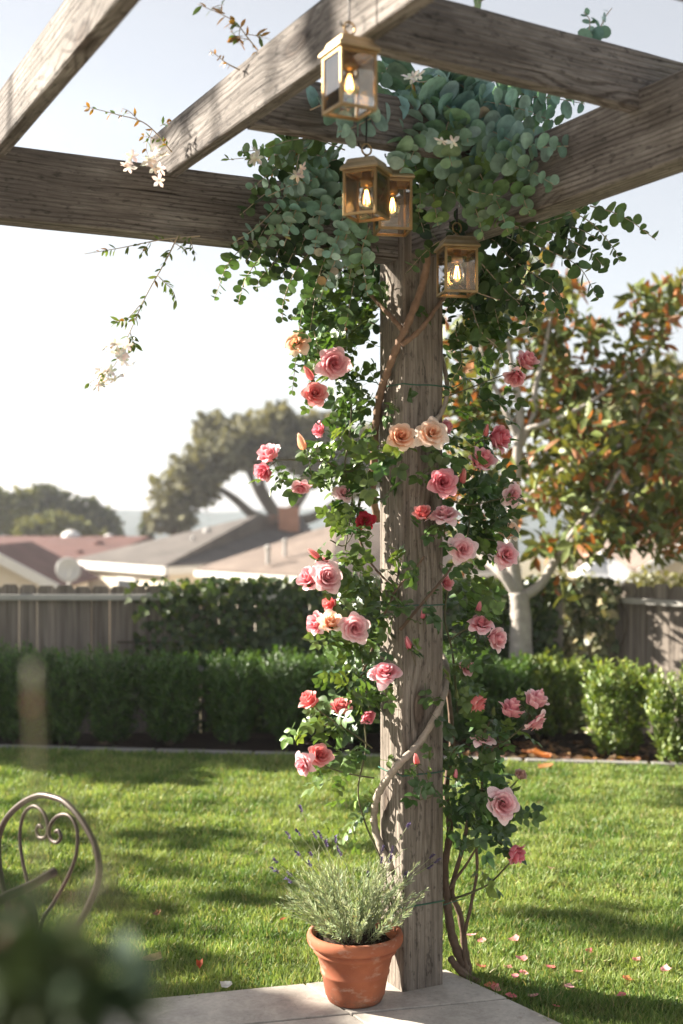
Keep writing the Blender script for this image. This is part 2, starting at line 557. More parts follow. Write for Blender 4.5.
SUN_AZ = Vector((-.955, .297)).normalized()      # horizontal direction TOWARDS the sun
SUN_EL = R(27)
sv = Vector((SUN_AZ.x * math.cos(SUN_EL), SUN_AZ.y * math.cos(SUN_EL), math.sin(SUN_EL)))
sun_d = bpy.data.lights.new('sun', 'SUN'); sun_d.energy = 5.0; sun_d.angle = R(.6); sun_d.color = (1.0, .92, .80)
sun = bpy.data.objects.new('sun', sun_d); COL.objects.link(sun)
sun.rotation_euler = sv.to_track_quat('Z', 'Y').to_euler(); sun.location = (-8, 4, 9)

w = bpy.data.worlds.new('World'); scn.world = w; w.use_nodes = True
wt = w.node_tree; wt.nodes.clear()
sky = wt.nodes.new('ShaderNodeTexSky'); sky.sky_type = 'NISHITA'; sky.sun_disc = False
sky.sun_elevation = SUN_EL; sky.sun_rotation = math.atan2(SUN_AZ.x, SUN_AZ.y)
sky.air_density = 1.0; sky.dust_density = 1.2; sky.ozone_density = 1.2; sky.altitude = 50
bg = wt.nodes.new('ShaderNodeBackground'); bg.inputs[1].default_value = .05
wo = wt.nodes.new('ShaderNodeOutputWorld')
# a thin veil of high cloud takes most of the blue out of the sky
hs = wt.nodes.new('ShaderNodeHueSaturation'); hs.inputs['Saturation'].default_value = .32; hs.inputs['Value'].default_value = 1.0
wt.links.new(sky.outputs[0], hs.inputs['Color'])
wc = wt.nodes.new('ShaderNodeTexCoord'); wm = wt.nodes.new('ShaderNodeMapping'); wm.inputs['Scale'].default_value = (1.2, 1.2, 4.5)
wt.links.new(wc.outputs['Generated'], wm.inputs[0])
wn = wt.nodes.new('ShaderNodeTexNoise'); wn.inputs['Scale'].default_value = 1.6; wn.inputs['Detail'].default_value = 4; wt.links.new(wm.outputs[0], wn.inputs['Vector'])
wr = wt.nodes.new('ShaderNodeValToRGB'); wr.color_ramp.elements[0].position = .35; wr.color_ramp.elements[0].color = (.12, .12, .12, 1); wr.color_ramp.elements[1].position = .7; wr.color_ramp.elements[1].color = (.42, .42, .42, 1)
wt.links.new(wn.outputs['Fac'], wr.inputs[0])
wx = wt.nodes.new('ShaderNodeMix'); wx.data_type = 'RGBA'; wt.links.new(wr.outputs[0], wx.inputs[0]); wt.links.new(hs.outputs[0], wx.inputs[6]); wx.inputs[7].default_value = (3.0, 3.0, 3.05, 1)
wt.links.new(wx.outputs[2], bg.inputs[0]); wt.links.new(bg.outputs[0], wo.inputs[0])
vs_ = scn.view_settings
scn.display_settings.display_device = 'sRGB'
vs_.view_transform = 'Standard'; vs_.look = 'None'; vs_.gamma = 1; vs_.exposure = 2.22; vs_.use_curve_mapping = False
scn.cycles.use_denoising = True
scn.cycles.max_bounces = 8; scn.cycles.transparent_max_bounces = 12
scn.cycles.sample_clamp_indirect = 6

# ------------------------------------------------------------------ ground


def sheet(name, pts, mat, z=0.0):
    mb = MB(); mb.add([(x, y, z) for x, y in pts], [tuple(range(len(pts)))])
    return tag(mb.build(name, mat), kind='structure')


# terrain: one sheet falling away behind the hedge and reaching the hills
mb = MB(); ys = [-40, 0, 4, 8, 8.7, 9.1, 9.5, 10.5, 12, 16, 22, 35, 50, 70, 110, 160, 250, 400, 700]
xs = [-500, -200, -80, -30, -10, 0, 10, 30, 80, 200, 500]
vs, fs = [], []
for y in ys:
    for x in xs: vs.append((x, y, tz(y)))
nx = len(xs)
for i in range(len(ys) - 1):
    for j in range(nx - 1): fs.append((i * nx + j, i * nx + j + 1, (i + 1) * nx + j + 1, (i + 1) * nx + j))
mb.add(vs, fs); tag(mb.build('terrain', M['terrain'], smooth=True), kind='structure')


def edge_y(x):       # far edge of the lawn
    return 7.72 - .135 * x


PATIO_K = (.345, 4.10)
PATIO_L = (-4.0, 3.83 - .258 * 3.3)
PATIO_R = (.345 + .315 * 6, 4.10 - .44 * 6)
LZ = -.03
lawn_pts = [(-7, -2), (7, -2), (7, edge_y(7)), (-7, edge_y(-7))]
sheet('lawn', lawn_pts, M['lawn'], LZ)
gb = MB(); vs, fs = [], []
for i in range(15):
    x = -7 + i
    for yy in (edge_y(x) - .05, 8.72, 9.55): vs.append((x, yy, LZ - .01 if yy < 8.8 else tz(yy) + .012))
for i in range(14):
    for j in range(2): fs.append((i * 3 + j, i * 3 + 3 + j, i * 3 + 4 + j, i * 3 + 1 + j))
gb.add(vs, fs); tag(gb.build('garden_bed', M['mulch']), kind='structure')
mb = MB()
x = -6.5
while x < 6.5:
    l = random.uniform(.5, .8)
    a = math.atan(-.135)
    mb.box((x + l / 2, edge_y(x + l / 2) + .03, LZ + .005), (l - .012, .07, .05), Matrix.Rotation(a, 3, 'Z'))
    x += l
tag(mb.build('lawn_edging', M['stone_edge'], bevel=.008), kind='structure')

# hills on the horizon
mb = MB(); vs, fs = [], []
N = 60
for i in range(N + 1):
    x = -260 + 520 * i / N
    t = (x + 50) / 60
    top = .2 + 3.6 * math.exp(-t * t) + 1.6 * math.sin(x * .021) + .8 * math.sin(x * .07 + 1)
    for (yy, zz) in ((262, -9), (290, top * .45 - 4), (330, top), (400, top - 6)):
        vs.append((x * yy / 300, yy, zz + random.uniform(-.3, .3)))
for i in range(N):
    for j in range(3): fs.append((i * 4 + j, (i + 1) * 4 + j, (i + 1) * 4 + j + 1, i * 4 + j + 1))
mb.add(vs, fs); tag(mb.build('hills', M['hill'], smooth=True), kind='structure')

# patio: stone slabs with open joints on a dark bed
bed = [PATIO_K, PATIO_R, (2.6, -1.2), (-4.0, -1.2), PATIO_L]
mb = MB(); mb.prism([(x, y, -.05) for x, y in bed], (0, 0, .042)); tag(mb.build('patio_bed', M['joint']), kind='structure')


def clip(poly, nrm, d):
    out = []
    for i in range(len(poly)):
        a, b = poly[i], poly[(i + 1) % len(poly)]
        da, db = a[0] * nrm[0] + a[1] * nrm[1] - d, b[0] * nrm[0] + b[1] * nrm[1] - d
        if da <= 0: out.append(a)
        if (da < 0) != (db < 0) and da != db:
            t = da / (da - db); out.append((a[0] + (b[0] - a[0]) * t, a[1] + (b[1] - a[1]) * t))
    return out


mb = MB()
q1 = Vector((.972, .236)).normalized(); q2 = Vector((-.52, .854)).normalized()
n1 = Vector((-q1.y, q1.x)); n2 = Vector((q2.y, -q2.x))
jx = Vector((P(351, 1012, 3.7).x, 3.74))
for i in range(-6, 7):
    for j in range(-8, 3):
        lo1, hi1 = jx.dot(n1) + j * .62, jx.dot(n1) + (j + 1) * .62
        lo2, hi2 = jx.dot(n2) + i * .74, jx.dot(n2) + (i + 1) * .74
        g = .0035
        pl = list(bed)
        for nn, dd in ((n1, hi1 - g), (-n1, -(lo1 + g)), (n2, hi2 - g), (-n2, -(lo2 + g))):
            if len(pl) < 3: break
            pl = clip(pl, nn, dd)
        if len(pl) >= 3:
            mb.prism([(x, y, -.012) for x, y in pl][::1], (0, 0, .012 + random.uniform(-.001, .001)))
tag(mb.build('patio', M['patio'], bevel=.003), kind='structure')

# ------------------------------------------------------------------ grass
def grass():
    tv = [(-.5, 0, 0), (.5, 0, 0), (.42, .5, .10), (-.42, .5, .10), (0, 1, .38)]
    tf = [(0, 1, 2, 3), (3, 2, 4)]
    L = Leaves(tv, tf)
    N = 430000
    # more blades near the camera
    d = 3.3 + (edge_y(0) - 3.3 + .5) * rng.random(N) ** 1.25
    X = (rng.random(N) - .5) * 2 * (d * .30 + .25)
    keep = d < 7.70 - .135 * X
    # outside the patio
    K = np.array(PATIO_K); eL = np.array(PATIO_L) - K; eR = np.array(PATIO_R) - K
    px, py = X - K[0], d - K[1]
    sideL = eL[0] * py - eL[1] * px      # left edge
    sideR = eR[0] * py - eR[1] * px
    inside = (sideL > .004) & (sideR < -.004)
    keep &= ~inside
    d, X = d[keep], X[keep]
    n = len(d)
    def lowf(a, b, c, e):
        return np.sin(X * a + d * b + c) * np.sin(X * b * .7 - d * a * 1.3 + e)
    tone = .5 + .25 * lowf(3.1, 5.3, 1, 2) + .2 * lowf(9, 7, 3, 1) + .3 * rng.normal(0, 1, n)
    tone = np.clip(tone, 0, 1)
    dist_edge = np.abs(sideL[keep]) / np.linalg.norm(eL)
    hgt = (.021 + .022 * rng.random(n)) * (1 + .30 * lowf(14, 11, 0, 4)) * (1 + .08 * (d - 4))
    near = np.minimum(np.abs(sideL[keep]) / np.linalg.norm(eL), np.abs(sideR[keep]) / np.linalg.norm(eR))
    hgt *= 1 + .25 * np.exp(-(near / .05) ** 2)
    A = rng.normal(0, .62, (n, 3)); A[:, 2] = 1
    A[:, 0] += .12
    Nn = rng.normal(0, 1, (n, 3)); Nn[:, 2] *= .3
    c0, c1, c2 = np.array((.078, .158, .034)), np.array((.285, .345, .112)), np.array((.40, .35, .17))
    C = c0 + (c1 - c0) * tone[:, None]
    dry = rng.random(n) < .09
    C[dry] = c2 * rng.uniform(.7, 1.1, (dry.sum(), 1))
    pos = np.stack([X, d, np.full(n, LZ)], 1)
    wdt = (.0036 + .0010 * (d - 3.5)) / hgt
    L.tv = np.array(tv)
    a = A / np.linalg.norm(A, axis=1, keepdims=True)
    nn = Nn - a * (Nn * a).sum(1, keepdims=True); nn /= np.linalg.norm(nn, axis=1, keepdims=True)
    L.X = np.cross(a, nn) * (hgt * wdt)[:, None]; L.Y = a * hgt[:, None]; L.Z = nn * hgt[:, None]
    L.T = pos; L.C = C
    o = L.build('grass', M['grass'])
    tag(o, 'short green lawn grass growing between the patio and the hedge', 'grass', kind='stuff')


grass()

# ------------------------------------------------------------------ pergola
C0 = Vector((.193, 3.9, 0))
perg = empty('pergola', (C0.x, C0.y, 0), 'weathered grey wooden pergola with one square post wrapped in climbing roses', 'pergola')


def timber(name, p, dirv, length, thick, depth, mat, parent=perg, roll=0.0, seg=14, rough=.0016):
    """a sawn timber: p = centre of its start, local X along it; edges a little worn"""
    dirv = Vector(dirv).normalized()
    zax = Vector((0, 0, 1)) if abs(dirv.z) < .9 else Vector(U2)
    yax = zax.cross(dirv).normalized(); zax = dirv.cross(yax)
    Mx = Matrix((dirv, yax, zax)).transposed().to_4x4()
    mb = MB(); ch = .004
    y, z = thick / 2, depth / 2
    prof = [(-y + ch, -z), (y - ch, -z), (y, -z + ch), (y, z - ch), (y - ch, z), (-y + ch, z), (-y, z - ch), (-y, -z + ch)]
    n = len(prof); vs, fs = [], []
    for i in range(seg + 1):
        xx = length * i / seg
        by, bz = rough * 1.2 * math.sin(xx * 2.1 + p.x * 5), rough * 1.2 * math.sin(xx * 1.7 + 2)
        for (a, b) in prof:
            vs.append((xx, a + by + random.uniform(-rough, rough) * .6, b + bz + random.uniform(-rough, rough) * .6))
    for i in range(seg):
        for k in range(n): fs.append((i * n + k, i * n + (k + 1) % n, (i + 1) * n + (k + 1) % n, (i + 1) * n + k))
    fs.append(tuple(range(n))[::-1]); fs.append(tuple(range(seg * n, (seg + 1) * n)))
    mb.add(vs, fs)
    o = mb.build(name, mat, parent, local=True)
    o.location = Vector(p) - wloc(parent)
    o.rotation_euler = Mx.to_euler()
    return o


PC = C0 + U1 * .075 + U2 * .075          # post axis
timber('post', PC + Vector((0, 0, -.0)), (0, 0, 1), 2.5, .15, .15, M['post_timber'], seg=20)
P0 = C0 + U2 * .03
P1 = C0 + U1 * .03
TB1, TB2, TR = .09, .09, .042
# left beam: front face through P0
timber('beam', P0 + U2 * (TB1 / 2) - U1 * 3.4 + Vector((0, 0, 2.41)), U1, 3.55, TB1, .20, M['timber'])
# right beam: left face through P1
b2s = P1 + U1 * (TB2 / 2) + U2 * .16
timber('beam', b2s + Vector((0, 0, 2.427)), -U2, 3.9, TB2, .204, M['timber'])
ZR, DR = 2.5495, .143
def rafter_u2(t, far=.12, length=3.6):
    p = P0 + U1 * t + U1 * (TR / 2) + U2 * far
    return timber('rafter', Vector((p.x, p.y, ZR)), -U2, length, TR, DR, M['timber'])
rafter_u2(-.778)
rafter_u2(-1.268)
rafter_u2(-1.85); rafter_u2(-2.45)
def crossbeam(px_, py_, ang, l0, l1):
    dv = Vector((math.cos(ang), math.sin(ang), 0)); nv = Vector((-dv.y, dv.x, 0))
    p = Vector((px_, py_, ZR)) + nv * (TR / 2) - dv * l0
    return timber('crossbeam', p, dv, l0 + l1, TR, DR - .004, M['timber'])
R2p = P0 + U1 * (-.778 + TR)            # right face of second rafter
def meet(px_, py_, ang):                # how far back along the crossbeam the rafter's right face lies
    dv = Vector((math.cos(ang), math.sin(ang), 0))
    return (Vector((px_, py_, 0)) - R2p).dot(U1) / dv.dot(U1)
a3 = R(31)
crossbeam(.645, 2.926, a3, meet(.645, 2.926, a3) - .002, .42)
crossbeam(-.004, 3.22, ANG, meet(-.004, 3.22, ANG) - .002, .52)
crossbeam(.629, 2.30, ANG, meet(.629, 2.30, ANG) - .002, .75)
crossbeam(.629, 1.45, ANG, meet(.629, 1.45, ANG) - .002, 1.0)
# the other two posts, beside and behind the camera
pl_ = P0 + U2 * .045 - U1 * 3.2
timber('post', Vector((pl_.x, pl_.y, 0)), (0, 0, 1), 2.315, .15, .15, M['post_timber'])
pr_ = b2s - U2 * 3.65
timber('post', Vector((pr_.x, pr_.y, 0)), (0, 0, 1), 2.33, .15, .15, M['post_timber'])

# ------------------------------------------------------------------ lanterns
def lantern(px_, top_py, d, side, hgt, rot, label, hang_z, hook_style=0, lean=0.0):
    """base = middle of the bottom frame; everything hangs from the ring"""
    top = P(px_, top_py, d)                      # middle of the eave of the cap
    base = Vector((top.x, top.y, top.z - hgt))
    t = empty('lantern', base, label, 'lantern', 'brass lanterns hanging from the pergola', rot)
    s = side / 2; b = side * .075
    fr = MB()
    for sx in (-1, 1):
        for sy in (-1, 1): fr.box((sx * (s - b / 2), sy * (s - b / 2), hgt / 2), (b, b, hgt))
    e = side - 2 * b
    for z in (b / 2, hgt - b / 2 - .0005):
        for q in (-1, 1):
            fr.box((0, q * (s - b / 2), z), (e, b * .98, b)); fr.box((q * (s - b / 2), 0, z), (b * .98, e, b))
    fr.build('frame', M['brass'], t, local=True, bevel=.0008)
    for k in range(4):
        g = MB(); g.box((0, s - b * .5, hgt / 2), (e - .0006, .0016, hgt - 2 * b - .0006), Matrix.Identity(3))
        o = g.build('pane', M['pane'], t, local=True); o.rotation_euler = (0, 0, k * math.pi / 2)
    cp = MB(); E = s * 1.13
    prof = [(E, 0), (E, .05), (E * .96, .10), (E * .80, .20), (E * .74, .30), (E * .66, .34), (E * .12, .37)]
    vs, fs = [], []
    for (r, z) in prof:
        for (a, c) in ((-1, -1), (1, -1), (1, 1), (-1, 1)): vs.append((a * r, c * r, hgt + .0005 + z * side))
    for i in range(len(prof) - 1):
        for k in range(4): fs.append((i * 4 + k, i * 4 + (k + 1) % 4, i * 4 + 4 + (k + 1) % 4, i * 4 + 4 + k))
    fs.append((3, 2, 1, 0)); fs.append(tuple(range(len(vs) - 4, len(vs))))
    cp.add(vs, fs); ct = hgt + .37 * side
    cp.build('cap', M['brass_cap'], t, local=True, bevel=.001)
    fn = MB(); fn.lathe([(.0, -.004), (side * .10, -.003), (side * .085, side * .06), (side * .05, side * .09), (side * .065, side * .12), (.0, side * .15)], (0, 0, ct), 12)
    fn.build('finial', M['brass'], t, local=True, smooth=True)
    rr = side * .15; rc = ct + side * .13 + rr
    rg = MB(); rg.tube([(rr * math.cos(a), 0, rc + rr * math.sin(a)) for a in np.linspace(0, 2 * math.pi, 21)[:-1]], side * .028, 6, closed=True)
    o = rg.build('ring', M['brass'], t, local=True, smooth=True); o.rotation_euler = (0, 0, .5 - rot)
    # socket, bulb and filament
    so = MB(); so.lathe([(0, 0), (side * .13, 0), (side * .13, -side * .16), (side * .17, -side * .19), (side * .17, -side * .36), (0, -side * .36)], (0, 0, hgt), 14)
    so.build('socket', M['socket'], t, local=True, smooth=True)
    bz = hgt - side * .36; br = side * .24
    bu = MB(); bu.lathe([(side * .10, 0), (side * .12, -side * .08), (br * .85, -side * .24), (br, -side * .40), (br * .85, -side * .55), (br * .45, -side * .63), (0, -side * .65)], (0, 0, bz), 16)
    bo = bu.build('bulb', M['bulbglass'], t, local=True, smooth=True)
    fi = MB()
    for k in range(5):
        a = 2 * math.pi * k / 5
        fi.tube([(side * .03 * math.cos(a), side * .03 * math.sin(a), bz - side * .12), (side * .09 * math.cos(a + .4), side * .09 * math.sin(a + .4), bz - side * .48)], side * .011, 5)
    fi.build('filament', M['filament'], bo, local=True)
    # the hanger: thin black iron wire ending in a hook through the ring
    hk = MB(); zt = hang_z - base.z; hr = side * .12
    rt = rc + rr
    pts = [(hr * math.cos(a), 0, rt - hr * .15 + hr * math.sin(a)) for a in np.linspace(R(170), R(380), 10)]
    pts = [(p[0] - hr, p[1], p[2]) for p in pts]
    pts = pts + [(pts[-1][0] , 0, rt + hr * 2.2), (0, 0, rt + hr * 3.5), (0, 0, zt)]
    hk.tube(pts, side * .026, 6)
    if hook_style:   # over the top of the timber
        hk.tube([(0, 0, zt), (0, .02 * hook_style, zt + .012), (0, .06 * hook_style, zt + .012), (0, .065 * hook_style, zt - .03)], side * .026, 6)
    o = hk.build('hanging_hook', M['black_iron'], t, local=True, smooth=True); o.rotation_euler = (0, 0, -rot + (ANG if hook_style else .4))
    ld = bpy.data.lights.new('lantern_light', 'POINT'); ld.energy = .02; ld.color = (1, .55, .2); ld.shadow_soft_size = .012
    lo = bpy.data.objects.new('lantern_light', ld); COL.objects.link(lo); lo.parent = t; lo.location = (0, 0, bz - side * .32)
    return t


rz0 = ANG
# first lantern in front of the second rafter's lit face
lantern(349.5, 55, 2.47, .082, .116, ANG, 'topmost and largest-looking brass lantern with a pale left pane, hung against a rafter', 2.60)
lantern(366.5, 173, 3.12, .091, .113, -R(24), 'brass lantern on a long black wire overlapping the front of another lantern', 2.60)
lantern(392.5, 182, 3.36, .092, .138, R(8), 'brass lantern half hidden behind the one hung on a long wire', 2.55)
lantern(457, 250, 3.58, .098, .130, R(10), 'lowest brass lantern, alone at the top right corner of the post', 2.33)

# ------------------------------------------------------------------ terracotta pot, lavender
PB = Vector((.042, 3.85, 0))
pot = empty('flower_pot', PB, 'round terracotta pot with a rolled rim standing on the patio beside the post', 'pot')
k = .15
prof = [(0, .004), (.083, .004), (.087, .010), (.0905, .020), (.093, .024), (.0935, .030), (.104, .085), (.107, .088), (.1075, .094), (.106, .098), (.119, .150), (.1265, .152), (.130, .158), (.1285, .166), (.125, .169), (.133, .172), (.145, .178), (.1495, .188), (.150, .200), (.146, .211), (.139, .215), (.132, .212), (.128, .20), (.122, .16), (.0, .16)]
mb = MB(); mb.lathe([(r, z) for r, z in prof[:19 + 0]] + prof[19:24], PB, 56); mb.build('pot_body', M['terracotta'], pot, smooth=True)
mb = MB(); mb.lathe([(.1265, .186), (.10, .194), (.05, .198), (0, .2)], PB, 24)
for i in range(120):
    a, r_ = random.uniform(0, 6.28), .122 * math.sqrt(random.random())
    mb.ball(PB + Vector((r_ * math.cos(a), r_ * math.sin(a), .196)), random.uniform(.003, .007), 5, 4)
mb.build('soil', M['soil'], pot, smooth=True)

lav = empty('lavender_plant', PB + Vector((0, 0, .195)), 'grey green lavender bush with thin purple flower spikes growing in the terracotta pot', 'lavender')
LT = Leaves(*leaf_template(.11, ((0, .6), (.3, 1), (.7, .9), (1, .1)), .1, .1))
spikes = [(300, 835), (290, 838), (277, 862), (316, 838), (322, 839), (327, 846), (336, 842), (299, 855), (278, 872), (312, 856), (292, 875), (291, 882), (341, 855), (407, 827), (391, 852), (381, 862), (389, 861), (382, 853), (413, 853), (430, 858), (435, 862), (404, 876), (400, 874), (368, 876), (340, 884), (302, 812), (311, 866), (428, 868)]
stems = MB()
def lav_stem(b, e, r0=.0016, r1=.0008, leaves=True, mid=None):
    b, e = Vector(b), Vector(e)
    m = mid or ((b + e) / 2 + Vector((random.uniform(-.01, .01), random.uniform(-.01, .01), .02)) + (Vector((b.x - PB.x, b.y - PB.y, 0)) * .2))
    pts = spline([b, m, e], 7)
    stems.tube(pts, [r0 + (r1 - r0) * i / (len(pts) - 1) for i in range(len(pts))], 4, col=(.32, .35, .20))
    if leaves:
        for i in range(2, len(pts)):
            for kk in range(4):
                t = pts[i] - pts[i - 1]
                o = Vector(rv())
                o = (o - t.normalized() * o.dot(t.normalized())).normalized()
                LT.add(pts[i] - t * random.random(), t.normalized() * 1.0 + o * .75, o + Vector((0, 0, .3)), random.uniform(.017, .030) * (1 - .35 * i / len(pts)), vary(mixc((.21, .27, .13), (.44, .50, .31), random.random()), .2))
    return pts
lav_spikes = []
for (sx, sy) in spikes:
    side = (sx - 355) / 80
    d = 3.85 + random.uniform(-.09, .09)
    tip = P(sx, sy, d)
    a = random.uniform(0, 6.28)
    b = PB + Vector((.05 * math.cos(a) + side * .04, .04 * math.sin(a), .2))
    pts = lav_stem(b, tip, leaves=False, mid=b.lerp(tip, .55) + Vector((-side * .012, 0, .018)))
    for i in range(2, int(len(pts) * .62)):
        for kk in range(4):
            t = (pts[i] - pts[i - 1]).normalized(); o = Vector(rv()); o = (o - t * o.dot(t)).normalized()
            LT.add(pts[i], t + o * .8, o + Vector((0, 0, .3)), random.uniform(.02, .034), vary((.28, .32, .19), .25))
    lav_spikes.append((tip, (pts[-1] - pts[-2]).normalized()))
for i in range(105):
    a = random.uniform(0, 6.28); q = random.random() ** .6
    b = PB + Vector((.085 * q * math.cos(a), .085 * q * math.sin(a), .198))
    out = Vector((math.cos(a), math.sin(a), 0))
    hh = random.uniform(.13, .25) * (1 - .3 * q)
    e = b + out * (.02 + .12 * q + random.uniform(-.02, .05)) + Vector((0, 0, hh))
    lav_stem(b, e)
for (sx, sy) in ((418, 862), (426, 890), (403, 850), (412, 880), (296, 880), (302, 868), (310, 890)):
    tip = P(sx, sy, 3.83); lav_stem(PB + Vector((random.uniform(-.05, .05), random.uniform(-.05, .05), .2)), tip)
stems.build('stems', M['lav_leaf'], lav, smooth=True)
LT.build('foliage', M['lav_leaf'], lav)
for (tip, t) in lav_spikes:
    S = Leaves(*leaf_template(.7, ((0, .4), (.4, 1), (1, .2)), .2, .0)); ln = random.uniform(.018, .034)
    for kk in range(26):
        z = random.random() * ln
        o = Vector(rv()); o = (o - t * o.dot(t)).normalized()
        S.add(tip - t * .006 + t * z + o * .001, t * .7 + o * (.9 - .5 * z / ln), t, random.uniform(.006, .010), vary(mixc((.075, .06, .13), (.17, .13, .25), random.random()), .25))
    S.build('flower_spike', M['lav_leaf'], lav)

# a dry leaf curled against the pot's inner rim
def petal_mesh(name, pos, size, col, mat, parent=None, dry=False):
    n = 6; vs, fs = [], []
    yaw = random.uniform(0, 6.28)
    k1 = random.uniform(.2, .5)
    for i in range(n + 1):
        for j in range(n + 1):
            u, v = -1 + 2 * i / n, j / n
            wd = math.sin(min(1, v * 1.15 + .12) * math.pi * .62) * (.62 if not dry else .38)
            x, y = u * wd * size, (v - .5) * size * (1 if not dry else 1.3)
            z = size * (k1 * (u * u) * .5 + k1 * (v - .4) ** 2) + random.uniform(-.02, .02) * size + .002
            vs.append(Vector((x * math.cos(yaw) - y * math.sin(yaw), x * math.sin(yaw) + y * math.cos(yaw), z)) + Vector(pos))
    for i in range(n):
        for j in range(n): fs.append((i * (n + 1) + j, (i + 1) * (n + 1) + j, (i + 1) * (n + 1) + j + 1, i * (n + 1) + j + 1))
    mb = MB(); mb.add(vs, fs, col)
    mb.v = [tuple(Vector(v) - Vector(pos)) for v in mb.v]
    o = mb.build(name, mat, parent, smooth=True, local=True); o.location = pos
    return o


o = petal_mesh('dry_leaf', PB + Vector((.112, -.035, .205)), .045, (.33, .10, .035), M['petal'], dry=True); o.rotation_euler = (.5, .3, 0)
tag(o, 'curled orange brown dry leaf lying inside the pot rim beside the lavender', 'leaf')

# ------------------------------------------------------------------ roses
def rose_mesh(name, seed, form, pal):
    """a bloom: cupped petals with rolled rims in a spiral round a tight heart. radius about .5, axis +Z, base at origin"""
    r_ = random.Random(seed)
    spread, hin, hout, npet, fold = {'full': (1.0, .50, .20, 30, .62), 'open': (1.05, .44, .12, 27, .8), 'half': (.84, .62, .36, 21, .6), 'flat': (1.1, .24, .03, 15, .8), 'bud': (.36, .50, .44, 9, .0)}[form]
    mb_v, mb_f, mb_c = [], [], []
    heart, body, edge = pal
    heart = mixc(heart, body, .25)
    nu, nv = 10, 8
    for i in range(npet):
        q = (i + .5) / npet
        phi = i * 2.39996 + r_.uniform(-.22, .22)
        rim = (.045 + .43 * q ** .9) * spread * r_.uniform(.95, 1.05)
        h = hin + (hout - hin) * q ** 1.15 + r_.uniform(-.035, .035)
        hw = 1.7 + (.70 - 1.7) * q ** .5
        curl = fold * (.12 + .88 * q) * r_.uniform(.8, 1.2)
        wav, w2, tip = r_.uniform(0, 6.28), r_.uniform(0, 6.28), r_.uniform(-.3, .3)
        spin = r_.uniform(.10, .22) * (1 - .5 * q)
        o = len(mb_v)
        kk = r_.uniform(.88, 1.1)
        for j in range(nv + 1):
            v0 = j / nv
            for a_ in range(nu + 1):
                u = -1 + 2 * a_ / nu
                v = v0 * (1 - (.20 + .22 * q) * abs(u) ** 2.4 + .05 * q * math.exp(-((u - tip) * 4) ** 2))
                rad = rim * (.08 + .92 * v ** (.5 + .4 * (1 - q))) * (1 + spin * u)
                z = h * v ** (1.0 + .9 * q)
                if v > .66:
                    e = (v - .66) / .34
                    rad += .15 * curl * e * e * (1 + .35 * math.sin(3 * u + wav))
                    z -= .24 * curl * e ** 2.5 * (1 + .5 * math.sin(4 * u + w2)) * (.35 + .65 * q)
                if form == 'bud' and v > .45: rad *= 1 - .62 * ((v - .45) / .55) ** 1.6
                # the side edges of a petal turn back a little too
                side = max(0, abs(u) - .55) / .45
                z -= .09 * q * side ** 2 * v; rad += .035 * side ** 2 * v * q
                if q < .4 and v > .5: rad *= 1 - .45 * (1 - q / .4) * ((v - .5) / .5) ** 1.5
                z += .03 * q * v * math.sin(u * 5 + w2)
                ang = phi + u * hw * (.62 + .38 * v)
                mb_v.append((rad * math.cos(ang), rad * math.sin(ang), z))
                t = max(0, min(1, .12 + .50 * q + .50 * v ** 4 - .38 * (1 - v)))
                c = mixc(heart, body, min(1, t * 2.0)) if t < .5 else mixc(body, edge, (t - .5) / .5)
                mb_c.append(tuple(min(.95, x * kk) for x in c))
        n1_ = nu + 1
        for j in range(nv):
            for a_ in range(nu):
                mb_f.append((o + j * n1_ + a_, o + j * n1_ + a_ + 1, o + (j + 1) * n1_ + a_ + 1, o + (j + 1) * n1_ + a_))
    if form == 'flat':       # stamens
        for i in range(26):
            a, rr = r_.uniform(0, 6.28), .03 + .09 * r_.random()
            o = len(mb_v); x, y = rr * math.cos(a), rr * math.sin(a)
            mb_v += [(x * .4 - .006, y * .4, .02), (x * .4 + .006, y * .4, .02), (x + .008, y, .15), (x - .008, y, .15)]
            mb_f.append((o, o + 1, o + 2, o + 3)); mb_c += [(.5, .33, .05)] * 4
    V = np.array(mb_v)
    rad = np.percentile(np.hypot(V[:, 0], V[:, 1]), 96)
    V *= (.5 if form != 'bud' else .34) / rad
    me = bpy.data.meshes.new(name); me.from_pydata([tuple(v) for v in V], [], mb_f)
    at = me.attributes.new('Col', 'FLOAT_COLOR', 'POINT'); at.data.foreach_set('color', np.array([(*c, 1) for c in mb_c], np.float32).ravel())
    me.polygons.foreach_set('use_smooth', [True] * len(me.polygons)); me.materials.append(M['petal']); me.update()
    return me


def sepal_mesh():
    mb = MB()
    mb.lathe([(.012, -.16), (.03, -.13), (.085, -.06), (.10, .0), (.07, .05)], (0, 0, 0), 10, col=(.06, .11, .025))
    lv, lf = leaf_template(.30, ((0, .8), (.35, 1), (.7, .6), (1, .05)), .1, .35)
    for kk in range(5):
        a = kk * 2 * math.pi / 5
        vs = []
        for (x, y, z) in lv:
            p = Vector((x * .42, .06 + y * .36, z * .36 + .02 + .10 * y)); vs.append(Matrix.Rotation(a, 3, 'Z') @ p)
        mb.add(vs, lf, (.065, .12, .028))
    # flower stalk
    mb.tube([(0, 0, -.14), (.02, .01, -.5), (.0, .05, -.9)], [.022, .02, .02], 6, col=(.10, .075, .03))
    me = bpy.data.meshes.new('sepals'); me.from_pydata(mb.v, [], mb.f)
    at = me.attributes.new('Col', 'FLOAT_COLOR', 'POINT'); at.data.foreach_set('color', np.array([(*c, 1) for c in mb.c], np.float32).ravel())
    me.polygons.foreach_set('use_smooth', [True] * len(me.polygons)); me.materials.append(M['rose_leaf']); me.update()
    return me


